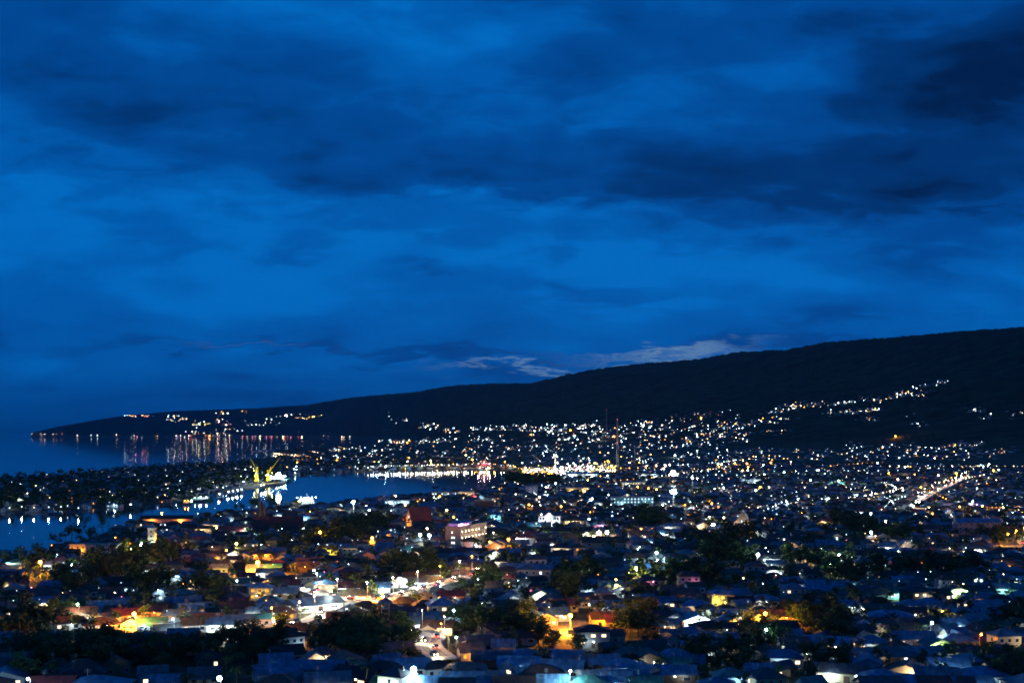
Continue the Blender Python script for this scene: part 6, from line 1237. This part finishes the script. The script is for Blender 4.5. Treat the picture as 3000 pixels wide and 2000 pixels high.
# ------------------------------------------------------------------ trees
def leaf_mat(name, a, b_):
    m, nt, b = new_mat(name); noisy(nt, b, a, b_, .5, 4, .35); b.inputs['Roughness'].default_value = .75; b.inputs['Specular IOR Level'].default_value = .25; return m
LEAF = [leaf_mat('leaf_deep', (.018, .04, .012), (.05, .095, .03)), leaf_mat('leaf_mid', (.03, .06, .015), (.08, .14, .04)), leaf_mat('leaf_lamplit', (.05, .10, .02), (.13, .20, .05))]  # brightest leaf has lamplight put into its colour, for lamplit trees only
def crown(mb, r, h, z0, nclump, per, leaf, rg, m=0):
    cl = []
    for _ in range(nclump):
        a = rg.uniform(0, 2 * PI); q = rg.random() ** .5; zz = rg.uniform(-.75, 1.0); k = math.sqrt(max(0.05, 1 - zz * zz * .8)); cl.append((r * .8 * q * k * math.cos(a), r * .8 * q * k * math.sin(a), z0 + h * .5 + zz * h * .42, r * rg.uniform(.28, .5)))
    for cx, cy, cz, cr in cl:
        for _ in range(per):
            th = rg.uniform(0, 2 * PI); ph = math.acos(rg.uniform(-1, 1)); q = cr * rg.uniform(.55, 1.08); px, py, pz = cx + q * math.sin(ph) * math.cos(th), cy + q * math.sin(ph) * math.sin(th), cz + q * math.cos(ph) * .75
            s = leaf * rg.uniform(.5, 1.2); t = rg.uniform(0, PI); ux, uy, uz = math.cos(t), math.sin(t), rg.uniform(-.5, .5); wx, wy, wz = -math.sin(t) * rg.uniform(.3, 1), math.cos(t) * rg.uniform(.3, 1), rg.uniform(-.9, .9)
            mb.put([(px - ux * s, py - uy * s, pz - uz * s), (px + wx * s * .6, py + wy * s * .6, pz + wz * s * .6), (px + ux * s, py + uy * s, pz + uz * s), (px - wx * s * .6, py - wy * s * .6, pz - wz * s * .6)], [(0, 1, 2, 3)], m)
def make_tree(kind, seed, leafm):
    rg = random.Random(seed); root = empty({'palm': 'palm_tree'}.get(kind, 'tree'), (0, -600, 0)); m = MB(); c = MB()
    if kind == 'palm':
        m.bar((0, 0, -.3), (.4, .1, 5), .22, 0, 6, .17); m.bar((.4, .1, 5), (.9, .3, 9.5), .17, 0, 6, .13)
        for k in range(15):
            a = 2 * PI * k / 15 + rg.uniform(-.2, .2); L = rg.uniform(2.6, 3.6); up = rg.uniform(.2, 1.0); P = []
            for j in range(6): t = j / 5; P.append((.9 + math.cos(a) * L * t, .3 + math.sin(a) * L * t, 9.5 + up * 2.2 * t - 2.9 * t * t))
            for j in range(5):
                p, q = P[j], P[j + 1]; w = .55 * (1 - .12 * j) if j < 4 else .3; nx, ny = -math.sin(a), math.cos(a)
                for s in (-1, 1):
                    for e in (0, .5): b0 = tuple(p[i] + (q[i] - p[i]) * e for i in range(3)); c.put([b0, tuple(p[i] + (q[i] - p[i]) * (e + .4) for i in range(3)), (b0[0] + nx * w * s * 1.3 + math.cos(a) * .5, b0[1] + ny * w * s * 1.3 + math.sin(a) * .5, b0[2] - .55)], [(0, 1, 2)])
    else:
        hgt = {'broad': 9.0, 'round': 8.0, 'tall': 12.0}[kind]; r = {'broad': 5.0, 'round': 3.6, 'tall': 3.4}[kind]; th = hgt * .32
        m.bar((0, 0, -.3), (.2, 0, th), .34, 0, 7, .24)
        for k in range(5): a = 2 * PI * k / 5 + rg.random(); m.bar((.2, 0, th - .3 + k * .1), (.2 + math.cos(a) * r * .55, math.sin(a) * r * .55, th + hgt * rg.uniform(.25, .5)), .16, 0, 5, .05)
        crown(c, r, hgt - th * .75, th * .75, 22 if kind == 'broad' else 17, 46, .50, rg)
    t = m.build('trunk', BARK, root); cr = c.build('crown', leafm, root); CH[root.name] = [t, cr]; return root
TK = [('broad', 1, LEAF[0]), ('broad', 2, LEAF[1]), ('round', 3, LEAF[0]), ('round', 4, LEAF[1]), ('tall', 5, LEAF[0]), ('palm', 6, LEAF[1]), ('broad', 7, LEAF[0]), ('round', 8, LEAF[2])]
TP = [make_tree(*a) for a in TK]; tused = [False] * len(TP)
HANDT = [(1661, 1360, 7, .95), (1308, 1385, 0, 1.5), (650, 1452, 2, 1.0), (737, 1482, 7, 1.0), (725, 1478, 7, .8), (40, 1560, 7, 1.1), (75, 1566, 7, .9), (1795, 1514, 7, .6), (195, 1390, 7, .7), (560, 1262, 7, 1.1), (545, 1256, 7, 1.0), (236, 1226, 4, 1.0), (418, 1433, 5, .8), (432, 1437, 3, .7), (2197, 1360, 7, .8), (2185, 1366, 7, .7), (2295, 1262, 7, 1.2),
 (1545, 1333, 7, .8), (1580, 1335, 7, .8), (1595, 1333, 7, .7), (2235, 1408, 5, 1.0), (1655, 1300, 0, 1.7), (1625, 1296, 6, 1.5), (1690, 1300, 0, 1.5), (1335, 1248, 7, 1.0), (1260, 1240, 7, .9), (1250, 1238, 5, 1.0), (855, 1240, 7, 1.2), (845, 1242, 7, 1.0), (765, 1225, 7, 1.2), (2320, 1222, 7, 1.1), (10, 1405, 7, .7), (1505, 1262, 5, 1.1), (1540, 1262, 5, 1.0), (1100, 1385, 5, .8), (1340, 1330, 3, 1.0), (150, 1242, 0, 1.5), (185, 1238, 6, 1.5), (210, 1242, 0, 1.2), (165, 1232, 6, 1.4), (130, 1250, 0, 1.2), (1180, 1115, 0, 2.2), (1165, 1112, 2, 2.0), (1200, 1118, 6, 2.0), (1230, 1120, 0, 2.0), (1260, 1118, 6, 1.8)]
trees = []
for u, v, k, s in HANDT:
    x, y, _ = at(u, v); trees.append((x, y, k, s, u, v, None))
# shore hedge of trees from the grove down to the left edge, and thick groves
rt = random.Random(21)
for (a, b, c_, d_) in GROVES:
    dd = H * F / (b - VH); A = c_ * dd / F; B = d_ * dd / (b - VH); sp = 6.8 if dd < 600 else 8.5; n = int(3.14 * A * B / (sp * sp) * 1.15) + 1; cx, cy, _ = at(a, b); got = []
    for _ in range(n * 4):
        if len(got) >= n: break
        q = math.sqrt(rt.random()); an = rt.uniform(0, 2 * PI); x, y = cx + A * q * math.cos(an), cy + B * q * math.sin(an); u, v = uvof(x, y, 2)
        if land(u, v) < 1.0 or near_road(x, y, 3.0) or not free(x, y, 1.0): continue
        if all((x - g0) ** 2 + (y - g1) ** 2 > (sp * .62) ** 2 for g0, g1 in got):
            got.append((x, y)); trees.append((x, y, rt.choice([0, 0, 1, 2, 2, 3, 4, 5, 6, 6]), rt.uniform(.75, 1.15) * (1.05 if dd > 600 else .92), u, v, (a, b)))
for x, y, k in TREESPOT:
    u, v = uvof(x, y, 2); trees.append((x, y, rt.choice([0, 1, 2, 3, 4, 5, 5, 6, 2, 3]), rt.uniform(.5, .85) if not k else rt.uniform(.7, 1.1), u, v, None))
for _ in range(620):   # treed shore of the peninsula
    u = 640 * rt.random(); v = 1060 + 115 * rt.random()
    if land(u, v) > 1.2: x, y, _ = at(u, v); trees.append((x, y, rt.choice([0, 6, 2, 4, 5]), rt.uniform(.8, 1.35), u, v, None))
for _ in range(500):   # treed point behind the bay
    u = 640 + 560 * rt.random(); v = 1028 + 50 * rt.random()
    if land(u, v) > 1.5: x, y, _ = at(u, v); trees.append((x, y, rt.choice([0, 6, 2, 4, 5]), rt.uniform(.8, 1.5), u, v, None))
HT = {0: 9, 1: 9, 2: 8, 3: 8, 4: 12, 5: 11, 6: 9, 7: 8}
trees.sort(key=lambda t: t[1] / (HT[t[2]] * t[3]))
nt_, mass = 0, []
TD = ['dark broad crowned tree', 'broad crowned green tree', 'dark round tree', 'round green tree', 'tall narrow tree', 'palm with drooping fronds', 'dark spreading tree', 'bright green lamplit tree']
for t in trees:
    x, y, k, s, u, v, gr = t
    if nt_ < 296 and 0 < u < 2352:
        nt_ += 1
        if not tused[k]: r = TP[k]; tused[k] = True; r.location = (x, y, gz(x, y)); r.rotation_euler = (0, 0, rt.uniform(0, 6.28))
        else: r, _o = dup(TP[k], (x, y, gz(x, y)), rt.uniform(0, 6.28))
        r.scale = (s * rt.uniform(.9, 1.12), s * rt.uniform(.9, 1.12), s)
        if gr: 
            best = sorted(((abs(gr[0] - a) * .6 + abs(gr[1] - b) * 1.6, n, a, b) for n, a, b in MARKS))[0]; rel = ('right of' if gr[0] > best[2] else 'left of') if abs(gr[0] - best[2]) > abs(gr[1] - best[3]) * 2.2 else ('in front of' if gr[1] > best[3] else 'behind')
            tag(r, TD[k] + ' in the grove ' + rel + ' ' + best[1], 'tree', TD[k] + 's in the grove ' + rel + ' ' + best[1])
        else: name_later(r, TD[k], 'palm' if k == 5 else 'tree', 'trees between the houses', u, v, 'the dark round tree' if False else None)
    else: mass.append(t)
for i, r in enumerate(TP):
    if not tused[i]:
        for c in CH[r.name]: bpy.data.objects.remove(c)
        bpy.data.objects.remove(r)
tb = MB(); rg = random.Random(77); VAR = {}
for k in range(6):
    q = MB(); crown(q, 4.3, 6.6, 2.2, 9, 13, .95, rg, 1); q.bar((0, 0, -.4), (.1, 0, 4), .3, 0, 4, .1); VAR[k] = (q.v, q.f, q.m)
    q = MB(); crown(q, 4.3, 6.6, 2.2, 6, 7, 1.4, rg, 1); VAR[10 + k] = (q.v, q.f, q.m)
TV, TF, TM = [], [], []
for x, y, k, s, u, v, gr in mass:
    vv, ff, mm = VAR[rg.randrange(6) + (10 if y > 1300 else 0)]; n = len(TV); z = gz(x, y); a = rg.uniform(0, 6.28); ca, sa = math.cos(a) * s, math.sin(a) * s; hz = s * HT[k] / 8.8 * (1 + .15 * rg.random())
    TV.extend([(x + p[0] * ca - p[1] * sa, y + p[0] * sa + p[1] * ca, z + p[2] * hz) for p in vv]); TF.extend([tuple(n + i for i in f) for f in ff]); mi = 1 + (rg.random() < .4); TM.extend([mi if q else 0 for q in mm])
tb.v, tb.f, tb.m = TV, TF, TM; tag(tb.build('distant_trees', [BARK, LEAF[0], LEAF[1]]), 'dark tree crowns scattered thickly through the farther town', 'trees', kind='stuff')
print('houses', len(near), len(rest), 'trees', nt_, len(mass), 'lights', len([o for o in bpy.data.objects if o.type == 'LIGHT']))
write_labels()
HAZE = 0.000012
# ------------------------------------------------------------------ air
hm = bpy.data.materials.new('evening_air'); hm.use_nodes = True; hnt = hm.node_tree; hnt.nodes.clear()
pv = hnt.nodes.new('ShaderNodeVolumePrincipled'); pv.inputs['Density'].default_value = HAZE; pv.inputs['Color'].default_value = (0.35, 0.68, 1.0, 1); pv.inputs['Anisotropy'].default_value = 0.2
ho = hnt.nodes.new('ShaderNodeOutputMaterial'); hnt.links.new(pv.outputs[0], ho.inputs['Volume'])
mb = MB(); mb.box(-27000, 27000, -900, 43500, -31, 1300); tag(mb.build('haze', hm), kind='stuff')
# ------------------------------------------------------------------ camera and render settings
cam = bpy.data.cameras.new('camera'); co = bpy.data.objects.new('camera', cam); COL.objects.link(co)
co.location = (0, 0, H); co.rotation_euler = (R(90), 0, 0)
cam.sensor_fit = 'HORIZONTAL'; cam.sensor_width = 36; cam.lens = 36 * F / 2352.0; cam.shift_y = (VH - 784) / 2352.0
cam.clip_start = 1.0; cam.clip_end = 200000
scene.camera = co
scene.view_settings.view_transform = 'Standard'; scene.view_settings.look = 'None'; scene.view_settings.exposure = 0.0; scene.view_settings.gamma = 1
c = scene.cycles
c.use_light_tree = True; c.max_bounces = 3; c.diffuse_bounces = 1; c.glossy_bounces = 2; c.transmission_bounces = 2; c.volume_bounces = 0; c.transparent_max_bounces = 4
c.sample_clamp_indirect = 2.0; c.sample_clamp_direct = 0.0; c.caustics_reflective = False; c.caustics_refractive = False
c.use_adaptive_sampling = True; c.adaptive_threshold = 0.02; c.adaptive_min_samples = 24; c.use_denoising = True; c.filter_width = 1.65
